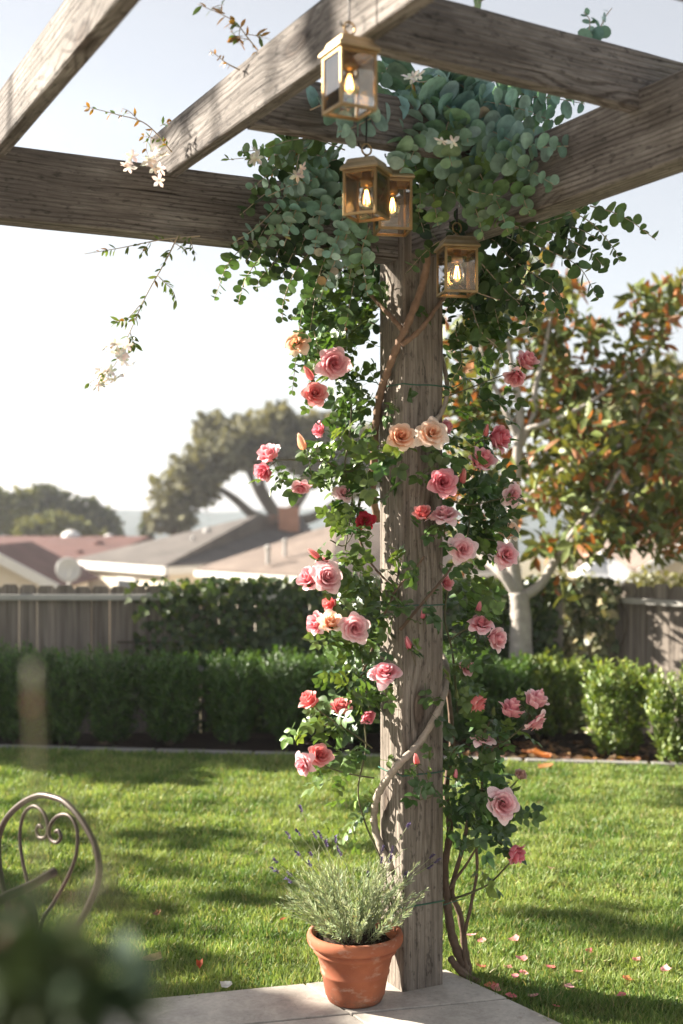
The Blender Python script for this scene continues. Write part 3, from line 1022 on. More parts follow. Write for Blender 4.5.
PAL = {
    'pink': ((.72, .19, .24), (.83, .40, .44), (.88, .62, .64)),
    'light': ((.72, .26, .30), (.84, .50, .53), (.88, .70, .70)),
    'hot': ((.62, .10, .16), (.78, .26, .32), (.84, .46, .50)),
    'coral': ((.64, .09, .10), (.78, .25, .24), (.84, .45, .42)),
    'peach': ((.78, .30, .12), (.86, .52, .32), (.89, .72, .58)),
    'cream': ((.82, .44, .24), (.88, .66, .48), (.90, .80, .70)),
    'red': ((.28, .006, .018), (.38, .012, .03), (.46, .03, .05)),
    'faded': ((.38, .20, .14), (.52, .33, .27), (.60, .44, .36)),
    'dusky': ((.30, .14, .11), (.36, .20, .16), (.42, .27, .22)),
    'green': ((.10, .14, .04), (.12, .16, .05), (.16, .18, .06)),
}
RM = {}
def rose_variant(colr, form, v):
    key = (colr, form, v)
    if key not in RM:
        RM[key] = rose_mesh('rose_bloom', 17 * v + len(form) * 5, form, PAL[colr])
    return RM[key]
SEP = sepal_mesh()

ROOT = P(462, 972, 4.06); ROOT.z = LZ
rose = empty('climbing_rose', ROOT, 'pink and peach climbing rose with twining canes wound round the pergola post', 'climbing rose')
# px, py, diameter px, colour, form, facing (x right, y towards camera, z up), depth
BLOOMS = [
    (296, 342, 27, 'peach', 'flat', (-.3, .8, .3), 3.86), (334, 363, 29, 'pink', 'full', (.25, .9, -.1), 3.84), (310, 376, 12, 'coral', 'bud', (-.5, .2, .8), 3.88),
    (315, 393, 22, 'coral', 'full', (.1, .9, .2), 3.86), (319, 430, 15, 'hot', 'half', (-.7, .5, .0), 3.92), (302, 445, 13, 'peach', 'bud', (-.3, .3, .9), 3.9),
    (268, 454, 22, 'pink', 'half', (-.4, .5, .7), 3.92), (263, 471, 20, 'hot', 'half', (-.6, .6, -.5), 3.9), (301, 489, 18, 'pink', 'open', (0, .5, -.7), 3.9),
    (401, 436, 25, 'peach', 'full', (.1, .9, .25), 3.77), (432, 432, 29, 'cream', 'open', (.1, .9, .3), 3.80), (446, 427, 15, 'pink', 'half', (.6, .4, .3), 3.95),
    (443, 482, 26, 'hot', 'full', (.1, .95, .1), 3.84), (462, 479, 11, 'coral', 'bud', (.2, .3, .9), 3.9), (423, 513, 17, 'coral', 'half', (-.2, .6, .7), 3.82),
    (444, 513, 28, 'light', 'open', (-.1, .45, .85), 3.83), (463, 549, 26, 'light', 'open', (.1, .95, .15), 3.84), (482, 460, 25, 'pink', 'half', (.35, .55, .55), 3.9),
    (499, 438, 25, 'hot', 'half', (.7, .5, .1), 3.95), (486, 433, 9, 'coral', 'bud', (.1, .3, .8), 3.95), (514, 495, 22, 'light', 'open', (.45, .8, .0), 3.95),
    (508, 531, 21, 'cream', 'half', (.3, .6, .6), 3.98), (507, 554, 24, 'pink', 'open', (.3, .8, .25), 3.93), (527, 361, 21, 'pink', 'half', (.4, .5, .6), 4.0),
    (516, 377, 20, 'pink', 'half', (-.2, .5, -.5), 3.97), (344, 492, 19, 'light', 'open', (.2, .7, .6), 3.93), (365, 520, 19, 'red', 'flat', (.1, .9, .1), 3.95),
    (327, 577, 29, 'light', 'full', (.25, .8, .3), 3.86), (309, 578, 24, 'pink', 'half', (-.6, .6, .3), 3.89), (316, 555, 11, 'coral', 'bud', (-.6, .3, .5), 3.9),
    (323, 564, 16, 'pink', 'half', (-.1, .2, .9), 3.95), (330, 604, 17, 'coral', 'half', (-.7, .5, .1), 3.92), (331, 622, 23, 'cream', 'half', (.0, .7, .6), 3.83),
    (316, 624, 21, 'pink', 'half', (-.6, .6, .1), 3.88), (355, 628, 27, 'light', 'full', (.15, .95, .1), 3.83), (385, 671, 30, 'pink', 'open', (-.05, .55, .75), 3.78),
    (423, 616, 7, 'hot', 'bud', (-.1, .3, .9), 3.86), (409, 645, 10, 'hot', 'bud', (-.3, .4, .8), 3.83), (481, 622, 23, 'pink', 'open', (.1, .5, .7), 3.92),
    (496, 639, 22, 'light', 'half', (.6, .6, .1), 3.92), (478, 609, 9, 'hot', 'bud', (.2, .3, .8), 3.95), (467, 667, 15, 'pink', 'half', (.2, .7, .2), 3.95),
    (446, 583, 16, 'pink', 'half', (.3, .8, .2), 3.98), (477, 703, 19, 'coral', 'half', (.6, .2, -.5), 3.9), (512, 709, 24, 'pink', 'half', (.2, .15, .9), 3.9),
    (537, 700, 23, 'light', 'half', (.35, .25, .85), 3.9), (537, 723, 25, 'light', 'open', (.5, .2, -.6), 3.88), (483, 738, 22, 'light', 'flat', (.05, .35, .9), 3.88),
    (521, 775, 12, 'faded', 'half', (.4, .3, .7), 3.9), (503, 804, 29, 'light', 'full', (.1, .9, .3), 3.84), (516, 854, 21, 'hot', 'half', (.55, .4, -.3), 3.86),
    (309, 700, 20, 'coral', 'half', (-.5, .4, .6), 3.86), (341, 707, 21, 'coral', 'half', (.0, .3, .9), 3.86), (368, 717, 15, 'hot', 'half', (.3, .5, -.4), 3.9),
    (302, 765, 22, 'pink', 'open', (-.6, .6, -.1), 3.84), (320, 755, 22, 'coral', 'full', (.2, .7, .4), 3.86), (416, 761, 9, 'coral', 'bud', (-.1, .3, .9), 3.82),
    (457, 696, 7, 'green', 'bud', (0, .1, 1), 3.9), (493, 713, 7, 'green', 'bud', (.1, .1, 1), 3.9), (430, 756, 6, 'green', 'bud', (0, .1, 1), 3.84),
    (347, 327, 9, 'peach', 'bud', (.1, .3, .8), 3.92), (328, 261, 7, 'peach', 'bud', (0, .3, .8), 3.9), (456, 775, 7, 'hot', 'bud', (0, .3, .8), 3.9),
]
LABELC = {'faded': 'faded brownish pink rose bloom', 'peach': 'peach orange rose bloom', 'cream': 'pale peach rose bloom', 'red': 'dark red open rose bloom', 'green': 'closed green rose bud', 'hot': 'deep pink rose bloom', 'coral': 'coral pink rose bloom'}
ends = []
for i, (bx, by, dia, colr, form, fac, d) in enumerate(BLOOMS):
    me = rose_variant(colr, form, i % 3)
    size = .92 * dia / F * d
    if form == 'bud': size *= 1.0
    f = Vector((fac[0], -fac[1], fac[2])).normalized()
    c = P(bx, by, d)
    hgt_ = {'bud': .45, 'half': .34, 'flat': .10}.get(form, .2)
    base = c - f * size * hgt_
    o = link('rose_bloom', me, None, rose)
    o.location = base - wloc(rose)
    q = f.to_track_quat('Z', 'Y') @ Matrix.Rotation(random.uniform(0, 6.28), 3, 'Z').to_quaternion()
    o.rotation_euler = q.to_euler(); o.scale = (size,) * 3
    if colr in LABELC: o['label'] = LABELC[colr]
    s = link('sepals', SEP, None, o)
    if form == 'bud': s.scale = (1.9, 1.9, 2.6)
    ends.append((base - f * size * .8, bx, by, d))

# canes: polylines in the picture with a depth each, a radius each
def px_path(pts):
    return [P(x, y, d) for x, y, d in pts]

def cane(pts, r0, r1, mat, per=8, wob=.12):
    q = spline(px_path(pts) if len(pts[0]) == 3 and not isinstance(pts[0], Vector) else pts, per)
    m = len(q) - 1
    mb = MB(); mb.tube(q, [.8 * (r0 + (r1 - r0) * i / m) * (1 + .1 * math.sin(i * 1.7 + r0 * 900)) for i in range(m + 1)], 8, wob=wob)
    return mb.build('cane', mat, rose, smooth=True)

# thick trunk at the foot
cane([(468, 976, 4.07), (462, 962, 4.07), (452, 935, 4.06), (447, 900, 4.06), (445, 865, 4.06), (450, 830, 4.06), (446, 790, 4.10), (452, 740, 4.12), (448, 690, 4.12)], .022, .010, M['bark'])
cane([(470, 976, 4.09), (465, 950, 4.09), (460, 915, 4.08), (452, 890, 4.07), (462, 850, 4.05), (472, 800, 4.02)], .017, .007, M['bark'])
cane([(450, 958, 4.03), (458, 968, 4.04), (472, 980, 4.04), (480, 984, 4.02)], .014, .018, M['bark'], 6, .3)
cane([(466, 972, 4.06), (464, 940, 4.05), (471, 905, 4.05), (477, 870, 4.04), (476, 830, 4.02), (482, 790, 4.0), (480, 745, 3.98), (490, 722, 3.94)], .008, .004, M['bark'])
cane([(446, 895, 4.06), (455, 880, 4.05), (466, 865, 4.04), (478, 845, 4.0)], .007, .004, M['bark'])
cane([(450, 900, 4.05), (470, 893, 4.02), (490, 883, 3.98), (505, 868, 3.92), (514, 858, 3.88)], .005, .003, M['green_cane'])
cane([(478, 780, 3.98), (490, 755, 3.95), (510, 738, 3.92), (528, 722, 3.9)], .004, .0025, M['green_cane'])
cane([(480, 790, 3.98), (505, 790, 3.94), (518, 780, 3.91)], .003, .002, M['green_cane'])
# grey vine wound round the post
cane([(430, 640, 4.20), (446, 665, 4.06), (445, 690, 3.98), (436, 715, 3.925), (420, 742, 3.905), (403, 760, 3.875), (388, 778, 3.915), (377, 797, 3.98), (374, 820, 4.02), (380, 845, 4.0), (392, 870, 3.96)], .013, .016, M['grey_vine'], 8, .2)
cane([(425, 232, 3.86), (427, 262, 3.87), (420, 292, 3.885), (407, 325, 3.875), (398, 345, 3.885), (388, 370, 3.93), (380, 395, 3.99), (376, 425, 4.03), (374, 460, 4.06), (372, 490, 4.09), (378, 520, 4.2)], .0145, .0165, M['brown_vine'], 8, .2)
cane([(404, 332, 3.87), (392, 318, 3.9), (375, 300, 3.97), (360, 280, 3.99), (345, 262, 4.0)], .010, .006, M['brown_vine'])
cane([(402, 345, 3.865), (420, 330, 3.88), (435, 310, 3.92), (450, 290, 3.98)], .011, .007, M['brown_vine'])
cane([(441, 355, 4.05), (446, 375, 4.0), (447, 395, 3.97), (440, 415, 3.95), (425, 428, 3.925), (410, 436, 3.90), (395, 448, 3.90), (382, 462, 3.97), (374, 480, 4.06)], .009, .011, M['grey_vine'], 8, .2)
cane([(370, 470, 4.04), (360, 500, 4.0), (358, 530, 3.97), (366, 555, 3.95), (378, 572, 3.95), (392, 586, 3.90)], .006, .004, M['bark'])
cane([(355, 690, 4.06), (372, 650, 3.98), (388, 605, 3.905), (400, 585, 3.875), (418, 565, 3.875), (424, 556, 3.87)], .006, .004, M['bark'])
cane([(400, 630, 3.865), (415, 612, 3.875), (432, 592, 3.89), (448, 572, 3.92), (458, 555, 3.93)], .007, .004, M['bark'])
cane([(456, 690, 4.05), (452, 650, 4.03), (445, 620, 4.02), (448, 590, 4.0), (462, 560, 3.98), (470, 520, 3.97), (476, 480, 3.95)], .005, .003, M['green_cane'])
cane([(372, 720, 4.02), (366, 690, 4.02), (361, 650, 4.02), (352, 620, 4.0), (345, 600, 3.95)], .005, .003, M['green_cane'])
cane([(374, 778, 4.0), (355, 775, 3.95), (335, 770, 3.9), (322, 764, 3.88)], .0035, .0022, M['green_cane'])
cane([(372, 748, 4.0), (355, 735, 3.94), (335, 722, 3.9), (315, 708, 3.88)], .0035, .002, M['green_cane'])
cane([(376, 430, 4.02), (355, 470, 3.98), (325, 462, 3.94), (295, 460, 3.93), (272, 460, 3.93)], .004, .002, M['green_cane'])
cane([(352, 395, 3.98), (350, 430, 3.97), (345, 470, 3.96), (352, 500, 3.95), (345, 550, 3.93)], .004, .003, M['green_cane'])
cane([(442, 398, 3.98), (465, 390, 3.97), (490, 380, 3.98), (512, 372, 3.98)], .0035, .002, M['green_cane'])
cane([(446, 440, 3.98), (468, 450, 3.95), (480, 440, 3.95), (495, 430, 3.96)], .0035, .002, M['green_cane'])
cane([(448, 500, 3.97), (470, 505, 3.94), (495, 500, 3.95), (510, 497, 3.96)], .0035, .002, M['green_cane'])
cane([(455, 560, 3.96), (480, 540, 3.95), (500, 542, 3.96)], .003, .002, M['green_cane'])
cane([(450, 640, 4.0), (465, 630, 3.96), (480, 630, 3.93), (492, 640, 3.94)], .003, .002, M['green_cane'])
cane([(392, 905, 3.93), (381, 860, 3.98), (366, 825, 3.99), (358, 790, 3.98), (366, 745, 3.98), (360, 700, 3.98)], .004, .003, M['green_cane'])
cane([(420, 800, 3.92), (432, 795, 3.9), (425, 775, 3.87), (417, 766, 3.83)], .0022, .0015, M['green_cane'])
cane([(330, 540, 3.95), (345, 545, 3.95), (360, 520, 3.97)], .003, .002, M['green_cane'])

# foliage: clumps in the picture (px, py, rx, ry, depth, depth spread, count, dark 0..1)
RL = Leaves(*rose_leaf_template())
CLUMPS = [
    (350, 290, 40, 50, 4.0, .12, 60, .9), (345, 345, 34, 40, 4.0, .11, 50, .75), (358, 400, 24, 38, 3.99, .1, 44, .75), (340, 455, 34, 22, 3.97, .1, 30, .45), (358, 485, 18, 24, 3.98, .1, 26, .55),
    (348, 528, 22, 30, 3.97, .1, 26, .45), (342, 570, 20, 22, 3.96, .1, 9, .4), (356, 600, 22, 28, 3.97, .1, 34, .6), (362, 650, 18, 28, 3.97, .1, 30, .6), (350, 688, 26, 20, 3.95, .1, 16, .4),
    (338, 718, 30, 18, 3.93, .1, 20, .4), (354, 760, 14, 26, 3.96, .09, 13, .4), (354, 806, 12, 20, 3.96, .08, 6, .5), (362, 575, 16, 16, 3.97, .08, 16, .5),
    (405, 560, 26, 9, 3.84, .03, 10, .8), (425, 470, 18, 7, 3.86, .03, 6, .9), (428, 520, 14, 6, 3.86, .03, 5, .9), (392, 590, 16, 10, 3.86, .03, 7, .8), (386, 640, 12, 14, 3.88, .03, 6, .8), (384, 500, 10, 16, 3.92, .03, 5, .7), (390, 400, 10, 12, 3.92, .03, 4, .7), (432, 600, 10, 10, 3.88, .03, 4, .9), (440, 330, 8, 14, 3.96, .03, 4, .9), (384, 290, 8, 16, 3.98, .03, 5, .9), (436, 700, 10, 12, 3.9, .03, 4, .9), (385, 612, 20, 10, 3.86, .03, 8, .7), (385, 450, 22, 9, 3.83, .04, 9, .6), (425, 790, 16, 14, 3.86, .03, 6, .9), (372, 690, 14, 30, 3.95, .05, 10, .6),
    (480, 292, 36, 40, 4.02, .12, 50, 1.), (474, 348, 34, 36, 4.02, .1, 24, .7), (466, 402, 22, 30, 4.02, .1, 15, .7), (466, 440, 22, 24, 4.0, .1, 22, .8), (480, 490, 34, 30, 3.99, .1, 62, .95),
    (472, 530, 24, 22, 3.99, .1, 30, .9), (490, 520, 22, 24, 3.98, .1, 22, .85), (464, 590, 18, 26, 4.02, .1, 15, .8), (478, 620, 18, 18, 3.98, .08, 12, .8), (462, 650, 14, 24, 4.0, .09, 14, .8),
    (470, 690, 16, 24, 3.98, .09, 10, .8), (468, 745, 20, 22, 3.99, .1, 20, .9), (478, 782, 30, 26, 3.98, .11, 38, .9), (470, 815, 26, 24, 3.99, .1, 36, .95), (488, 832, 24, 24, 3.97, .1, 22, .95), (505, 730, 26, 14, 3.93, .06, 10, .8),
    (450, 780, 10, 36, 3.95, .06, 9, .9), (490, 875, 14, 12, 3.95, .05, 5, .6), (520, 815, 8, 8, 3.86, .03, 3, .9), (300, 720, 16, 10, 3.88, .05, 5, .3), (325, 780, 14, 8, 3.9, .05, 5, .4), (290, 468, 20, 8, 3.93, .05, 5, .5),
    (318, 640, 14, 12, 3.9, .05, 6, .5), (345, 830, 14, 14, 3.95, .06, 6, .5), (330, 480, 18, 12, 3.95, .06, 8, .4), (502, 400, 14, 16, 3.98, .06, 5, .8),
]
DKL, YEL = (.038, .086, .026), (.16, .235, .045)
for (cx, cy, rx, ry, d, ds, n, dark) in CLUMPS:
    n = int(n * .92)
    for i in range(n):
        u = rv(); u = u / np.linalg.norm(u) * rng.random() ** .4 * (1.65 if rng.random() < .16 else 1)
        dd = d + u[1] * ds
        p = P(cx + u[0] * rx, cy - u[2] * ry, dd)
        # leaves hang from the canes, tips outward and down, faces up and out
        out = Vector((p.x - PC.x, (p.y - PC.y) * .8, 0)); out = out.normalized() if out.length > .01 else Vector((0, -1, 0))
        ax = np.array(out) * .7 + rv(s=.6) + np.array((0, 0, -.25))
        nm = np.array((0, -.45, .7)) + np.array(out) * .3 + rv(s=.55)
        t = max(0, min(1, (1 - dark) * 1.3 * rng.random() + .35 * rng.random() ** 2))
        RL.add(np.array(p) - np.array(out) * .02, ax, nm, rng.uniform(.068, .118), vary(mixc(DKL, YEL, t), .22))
for (e, bx, by, d) in ends:               # a couple of leaves under each bloom
    for kk in range(2):
        RL.add(np.array(e), rv() + np.array((0, 0, -.2)), np.array((0, -.4, .7)) + rv(s=.4), rng.uniform(.055, .085), vary(mixc(DKL, YEL, rng.random() * .5), .2))
RL.build('foliage', M['rose_leaf'], rose)

# ------------------------------------------------------------------ green tie wires
def tie(py_, tails, label):
    z = P(403, py_, 3.9).z
    g = .0025
    a = C0 - U1 * g - U2 * g; b = C0 + U1 * (.15 + g) - U2 * g; c = C0 + U1 * (.15 + g) + U2 * (.15 + g); d = C0 - U1 * g + U2 * (.15 + g)
    mb = MB()
    loop = []
    for (s, e) in ((a, b), (b, c), (c, d), (d, a)):
        for t in (0, .33, .66): loop.append(s.lerp(e, t) + Vector((0, 0, z + random.uniform(-.002, .002))))
    mb.tube(loop, .0022, 5, closed=True)
    for pts in tails: mb.tube(spline(px_path(pts), 5), .0018, 5)
    o = mb.build('tie_wire', M['green_wire'], None, smooth=True)
    o.data.transform(Matrix.Translation(-PC - Vector((0, 0, z)))); o.location = PC + Vector((0, 0, z))
    tag(o, label, 'wire', 'green garden wires tied round the post')
tie(384, [[(443, 385, 3.965), (452, 388, 3.95), (462, 383, 3.96)], [(378, 383, 4.03), (362, 380, 4.0), (348, 384, 3.98)]], 'green garden wire round the post above the two peach roses')
tie(606, [[(378, 606, 4.03), (366, 610, 4.0)]], 'green garden wire round the middle of the post between two crossing canes')
tie(776, [[(443, 776, 3.97), (452, 780, 3.96)]], 'green garden wire round the post where the thick grey vine crosses')
tie(908, [[(443, 905, 3.97), (462, 899, 4.02)]], 'lowest green garden wire, round the post just above the terracotta pot')

# ------------------------------------------------------------------ eucalyptus garland
GC = PC + Vector((0, 0, 2.5))
euc = empty('eucalyptus_garland', GC, 'silver dollar eucalyptus garland with round blue green leaves heaped over the post top', 'garland')
DT = disc_template()
BLUE, BLUE2, GRN, DGR = (.12, .225, .225), (.31, .45, .455), (.12, .20, .065), (.028, .058, .025)
def spray(pts, size, tone, spacing=.021, facing=(0, -1, .15), fk=.55, strand=False):
    """one eucalyptus twig with paired round leaves; tone 0 = blue-grey, 1 = green, 2 = dark green"""
    q = spline(pts, 10)
    # resample to even steps
    cum = [0]
    for a, b in zip(q, q[1:]): cum.append(cum[-1] + (b - a).length)
    L = cum[-1]; n = max(3, int(L / spacing))
    S = Leaves(*DT); j = 0; tb = MB()
    m = len(q) - 1
    ph = random.uniform(0, 3)
    for i in range(n):
        s = L * (i + .5) / n
        while j < m - 1 and cum[j + 1] < s: j += 1
        t = (q[j + 1] - q[j]).normalized(); p = q[j].lerp(q[j + 1], (s - cum[j]) / max(1e-6, cum[j + 1] - cum[j]))
        fr = s / L
        sz = size * (1.0 - .5 * fr ** 2) * random.uniform(.68, 1.18)
        a = t.cross(Vector((.2, .4, .9))).normalized(); b = t.cross(a)
        ph += (1.57 if strand else 1.35) + random.uniform(-.3, .3)
        for sgn in (1, -1):
            if random.random() < .06: continue
            o = (a * math.cos(ph) + b * math.sin(ph)) * sgn + t * random.uniform(.1, .5) + Vector(rv(s=.15))
            if strand: o = (a * math.cos(ph) + b * math.sin(ph)) * sgn + t * random.uniform(.0, .3) + Vector(rv(s=.1)); nm = Vector(facing) * .62 + t * .9 + Vector(rv(s=.16))
            else: nm = Vector(facing) * fk + t * .6 * random.choice((1, 1, -1)) + Vector(rv(s=.36))
            if tone < 1: c = mixc(mixc(BLUE, BLUE2, random.random()), GRN, min(1, tone * (.5 + random.random())))
            elif tone < 2: c = mixc(GRN, DGR, min(1, (tone - 1) * (.5 + random.random())))
            else: c = DGR
            if random.random() < .02 and fr > .5: c = random.choice(((.30, .19, .09), (.26, .27, .10), (.34, .30, .25)))
            S.add(p, o, nm, sz, vary(c, .30, .10), random.uniform(.74, 1.12))
            S.Z[-1] = S.Z[-1] * random.uniform(-.6, 2.8)
    o = S.build('spray', M['euc_leaf'], euc)
    tb.tube(q[::2] + [q[-1]], [.0022 - .0013 * i / max(1, len(q[::2])) for i in range(len(q[::2]) + 1)], 5)
    tb.build('twig', M['euc_twig'], o, local=True)
    o2 = o.children[0]
    o2.data.transform(Matrix.Translation(-wloc(euc)))
    return o


def ps(pts, d0, d1=None, **k):
    d1 = d0 if d1 is None else d1
    n = len(pts) - 1
    spray([P(x, y, d0 + (d1 - d0) * i / n) for i, (x, y) in enumerate(pts)], k.pop('size', .045), k.pop('tone', .2), **k)

# big blue sprays right of the lanterns
ps([(482, 72), (450, 84), (420, 100), (392, 120)], 3.5, 3.3, size=0.076, tone=.15, strand=True)
ps([(430, 66), (462, 86), (482, 112), (486, 126)], 3.42, 3.36, size=0.081, tone=.25, facing=(-.1, -1, .4))
ps([(446, 106), (486, 128), (526, 146), (568, 146)], 3.45, 3.2, size=0.063, tone=.2, strand=True)
ps([(458, 132), (494, 152), (524, 168), (553, 184)], 3.4, 3.2, size=0.059, tone=.45, strand=True)
ps([(470, 150), (482, 178), (498, 204), (508, 232)], 3.4, 3.35, size=0.063, tone=.65, strand=True)
ps([(440, 96), (424, 122), (416, 146), (410, 160)], 3.36, 3.3, size=0.068, tone=.4, strand=True)
ps([(452, 112), (446, 132), (448, 150), (452, 166)], 3.34, 3.28, size=0.068, tone=.55, strand=True)
ps([(430, 118), (404, 126), (380, 132), (362, 138)], 3.4, 3.3, size=0.061, tone=.25, strand=True)
ps([(500, 84), (528, 96), (552, 98), (585, 104)], 3.55, 3.4, size=0.067, tone=.3, strand=True)
ps([(488, 92), (515, 108), (545, 118), (562, 126)], 3.5, 3.4, size=0.061, tone=.5, strand=True)
ps([(402, 150), (416, 168), (420, 188), (420, 212)], 3.5, 3.45, size=0.051, tone=.8, strand=True)
ps([(430, 172), (446, 190), (470, 196), (492, 200)], 3.5, 3.4, size=0.055, tone=.5, strand=True)
ps([(330, 106), (346, 98), (366, 100), (384, 108)], 3.4, 3.4, size=0.061, tone=.4, strand=True)
ps([(310, 110), (326, 104), (344, 106), (358, 112)], 3.15, 3.1, size=0.055, tone=.3, strand=True)
ps([(400, 62), (385, 70), (372, 90), (360, 106)], 3.4, 3.3, size=0.061, tone=.5, strand=True)
ps([(410, 70), (396, 92), (388, 116), (384, 138)], 3.42, 3.36, size=0.073, tone=.35, strand=True)
ps([(425, 84), (440, 100), (462, 120), (468, 142)], 3.38, 3.3, size=0.078, tone=.2, strand=True)
ps([(470, 96), (500, 116), (520, 130), (548, 140)], 3.5, 3.36, size=0.068, tone=.25, strand=True)
ps([(380, 112), (368, 120), (352, 128), (338, 132)], 3.15, 3.1, size=0.061, tone=.1, strand=True)
ps([(440, 150), (452, 172), (470, 190), (500, 196)], 3.42, 3.32, size=0.061, tone=.5, strand=True)
ps([(455, 168), (470, 196), (478, 216), (484, 240)], 3.45, 3.38, size=0.056, tone=.7, strand=True)
ps([(420, 150), (432, 176), (434, 200), (438, 226)], 3.5, 3.44, size=0.054, tone=.9, strand=True)
ps([(400, 130), (398, 146), (404, 160), (400, 172)], 3.32, 3.3, size=0.061, tone=.35, strand=True)
ps([(500, 150), (520, 180), (524, 200), (530, 214)], 3.4, 3.3, size=0.055, tone=.7, strand=True)
ps([(490, 210), (506, 222), (526, 230), (546, 240)], 3.5, 3.45, size=0.054, tone=1.3)
ps([(446, 92), (470, 100), (500, 104), (532, 112)], 3.44, 3.34, size=0.073, tone=.3, strand=True)
ps([(416, 100), (400, 112), (380, 118), (358, 120)], 3.38, 3.28, size=0.068, tone=.3, strand=True)
# left of the post
ps([(345, 150), (318, 140), (292, 140), (268, 148)], 3.55, 3.45, size=.055, tone=1.0, facing=(-.3, -1, .3))
ps([(330, 160), (300, 150), (272, 156), (246, 160)], 3.6, 3.5, size=.05, tone=.8, strand=True)
ps([(318, 160), (290, 150), (262, 150), (238, 152)], 3.75, 3.7, size=.05, tone=1.2)
ps([(300, 170), (282, 200), (258, 226), (232, 244)], 3.55, 3.42, size=.036, tone=.5, spacing=.03)
ps([(312, 168), (300, 198), (292, 222), (284, 246)], 3.5, 3.44, size=.046, tone=.25, strand=True)
ps([(330, 172), (322, 200), (318, 226), (314, 254)], 3.5, 3.42, size=.046, tone=.2, strand=True)
ps([(345, 180), (344, 206), (340, 232), (330, 258)], 3.5, 3.42, size=.044, tone=.25, strand=True)
ps([(350, 224), (342, 248), (330, 272), (320, 300)], 3.55, 3.5, size=.04, tone=.4, strand=True)
ps([(370, 226), (362, 250), (364, 272), (368, 296)], 3.62, 3.6, size=.04, tone=.45, strand=True)
ps([(330, 165), (312, 180), (290, 186), (268, 196)], 3.48, 3.4, size=.042, tone=.3, strand=True)
ps([(360, 220), (350, 240), (352, 262), (348, 284)], 3.7, 3.6, size=.04, tone=.7, strand=True)
ps([(300, 196), (286, 216), (272, 234), (262, 250)], 3.52, 3.45, size=.042, tone=.5, strand=True)
ps([(275, 228), (248, 244), (228, 264), (214, 300)], 3.75, 3.65, size=.044, tone=1.2)
ps([(282, 236), (262, 256), (246, 278), (238, 304)], 3.8, 3.7, size=.044, tone=1.25)
ps([(300, 236), (280, 258), (262, 276), (256, 290)], 3.78, 3.7, size=.048, tone=1.2)
ps([(320, 240), (296, 270), (284, 300), (282, 322)], 3.85, 3.78, size=.042, tone=1.4)
ps([(330, 262), (306, 300), (298, 340), (292, 395)], 3.9, 3.85, size=.036, tone=1.4)
ps([(320, 290), (312, 320), (318, 350), (312, 372)], 3.95, 3.9, size=.05, tone=1.3)
# right
ps([(520, 232), (548, 222), (575, 212), (600, 196)], 3.7, 3.5, size=.04, tone=1.4)
ps([(590, 206), (612, 212), (632, 222), (656, 240)], 3.6, 3.45, size=.048, tone=1.3, spacing=.034)
ps([(520, 240), (552, 252), (580, 268), (598, 300)], 3.85, 3.75, size=.05, tone=1.6)
ps([(500, 250), (530, 272), (556, 290), (566, 318)], 3.85, 3.75, size=.05, tone=1.6)
ps([(520, 224), (556, 234), (588, 250), (606, 270)], 3.8, 3.7, size=.05, tone=1.5)
ps([(480, 262), (505, 290), (524, 310), (530, 338)], 3.9, 3.8, size=.048, tone=1.7)
ps([(470, 300), (480, 330), (498, 348), (505, 366)], 3.95, 3.9, size=.044, tone=1.4)
ps([(560, 206), (590, 222), (612, 246), (620, 262)], 3.7, 3.62, size=.042, tone=1.4)
ps([(455, 330), (462, 360), (450, 385), (452, 410)], 3.98, 3.95, size=.038, tone=1.4)
ps([(470, 290), (500, 300), (520, 300), (548, 316)], 3.9, 3.85, size=.045, tone=1.7)
# tips above the crossbeam
ps([(560, 62), (584, 40), (590, 22), (584, 12)], 3.02, 2.98, size=.036, tone=.6)
ps([(580, 44), (598, 30), (606, 16), (612, 8)], 3.0, 2.98, size=.036, tone=.15)
ps([(470, 10), (480, 2), (490, -6), (496, -14)], 2.8, 2.75, size=.04, tone=1.0)
for (st_, en_, d_) in (((330, 150), (250, 190), 3.62), ((320, 175), (240, 215), 3.6), ((350, 170), (300, 250), 3.6), ((340, 200), (280, 280), 3.75), ((360, 210), (310, 300), 3.8), ((300, 200), (246, 262), 3.7), ((370, 240), (345, 330), 3.85), ((310, 215), (270, 270), 3.75), ((340, 160), (270, 172), 3.7),
                      ((330, 135), (282, 130), 3.5), ((345, 120), (300, 124), 3.55), ((480, 230), (530, 300), 3.85), ((500, 235), (575, 250), 3.85), ((470, 250), (500, 330), 3.95), ((540, 225), (600, 240), 3.75), ((450, 215), (478, 262), 3.8), ((520, 262), (560, 300), 3.9), ((400, 180), (424, 232), 3.62), ((330, 250), (310, 330), 3.9)):
    mx, my = (st_[0] * .45 + en_[0] * .55), (st_[1] * .6 + en_[1] * .4) - 4
    ps([st_, (mx, my), en_], d_ + .06, d_ - .04, size=random.uniform(.042, .056), tone=random.choice((.9, 1.4, 1.8, 2.0)) if st_[0] < 400 else random.choice((1.5, 1.9)))
for i in range(34):  # back filler: the dark leaf colour puts in the shade inside the heap
    st = PC + Vector((random.uniform(-.30, .34), random.uniform(.05, .38), random.uniform(2.12, 2.62)))
    dv = Vector((random.uniform(-1, 1), random.uniform(-.5, .2), random.uniform(-.2, .3))).normalized()
    pts = [st]
    for kk in range(3):
        dv = (dv + Vector((0, 0, -.3))).normalized(); pts.append(pts[-1] + dv * .09)
    spray(pts, random.uniform(.045, .06), random.choice((1.6, 2.0, 2.0)), facing=(random.uniform(-.4, .4), -1, .3))
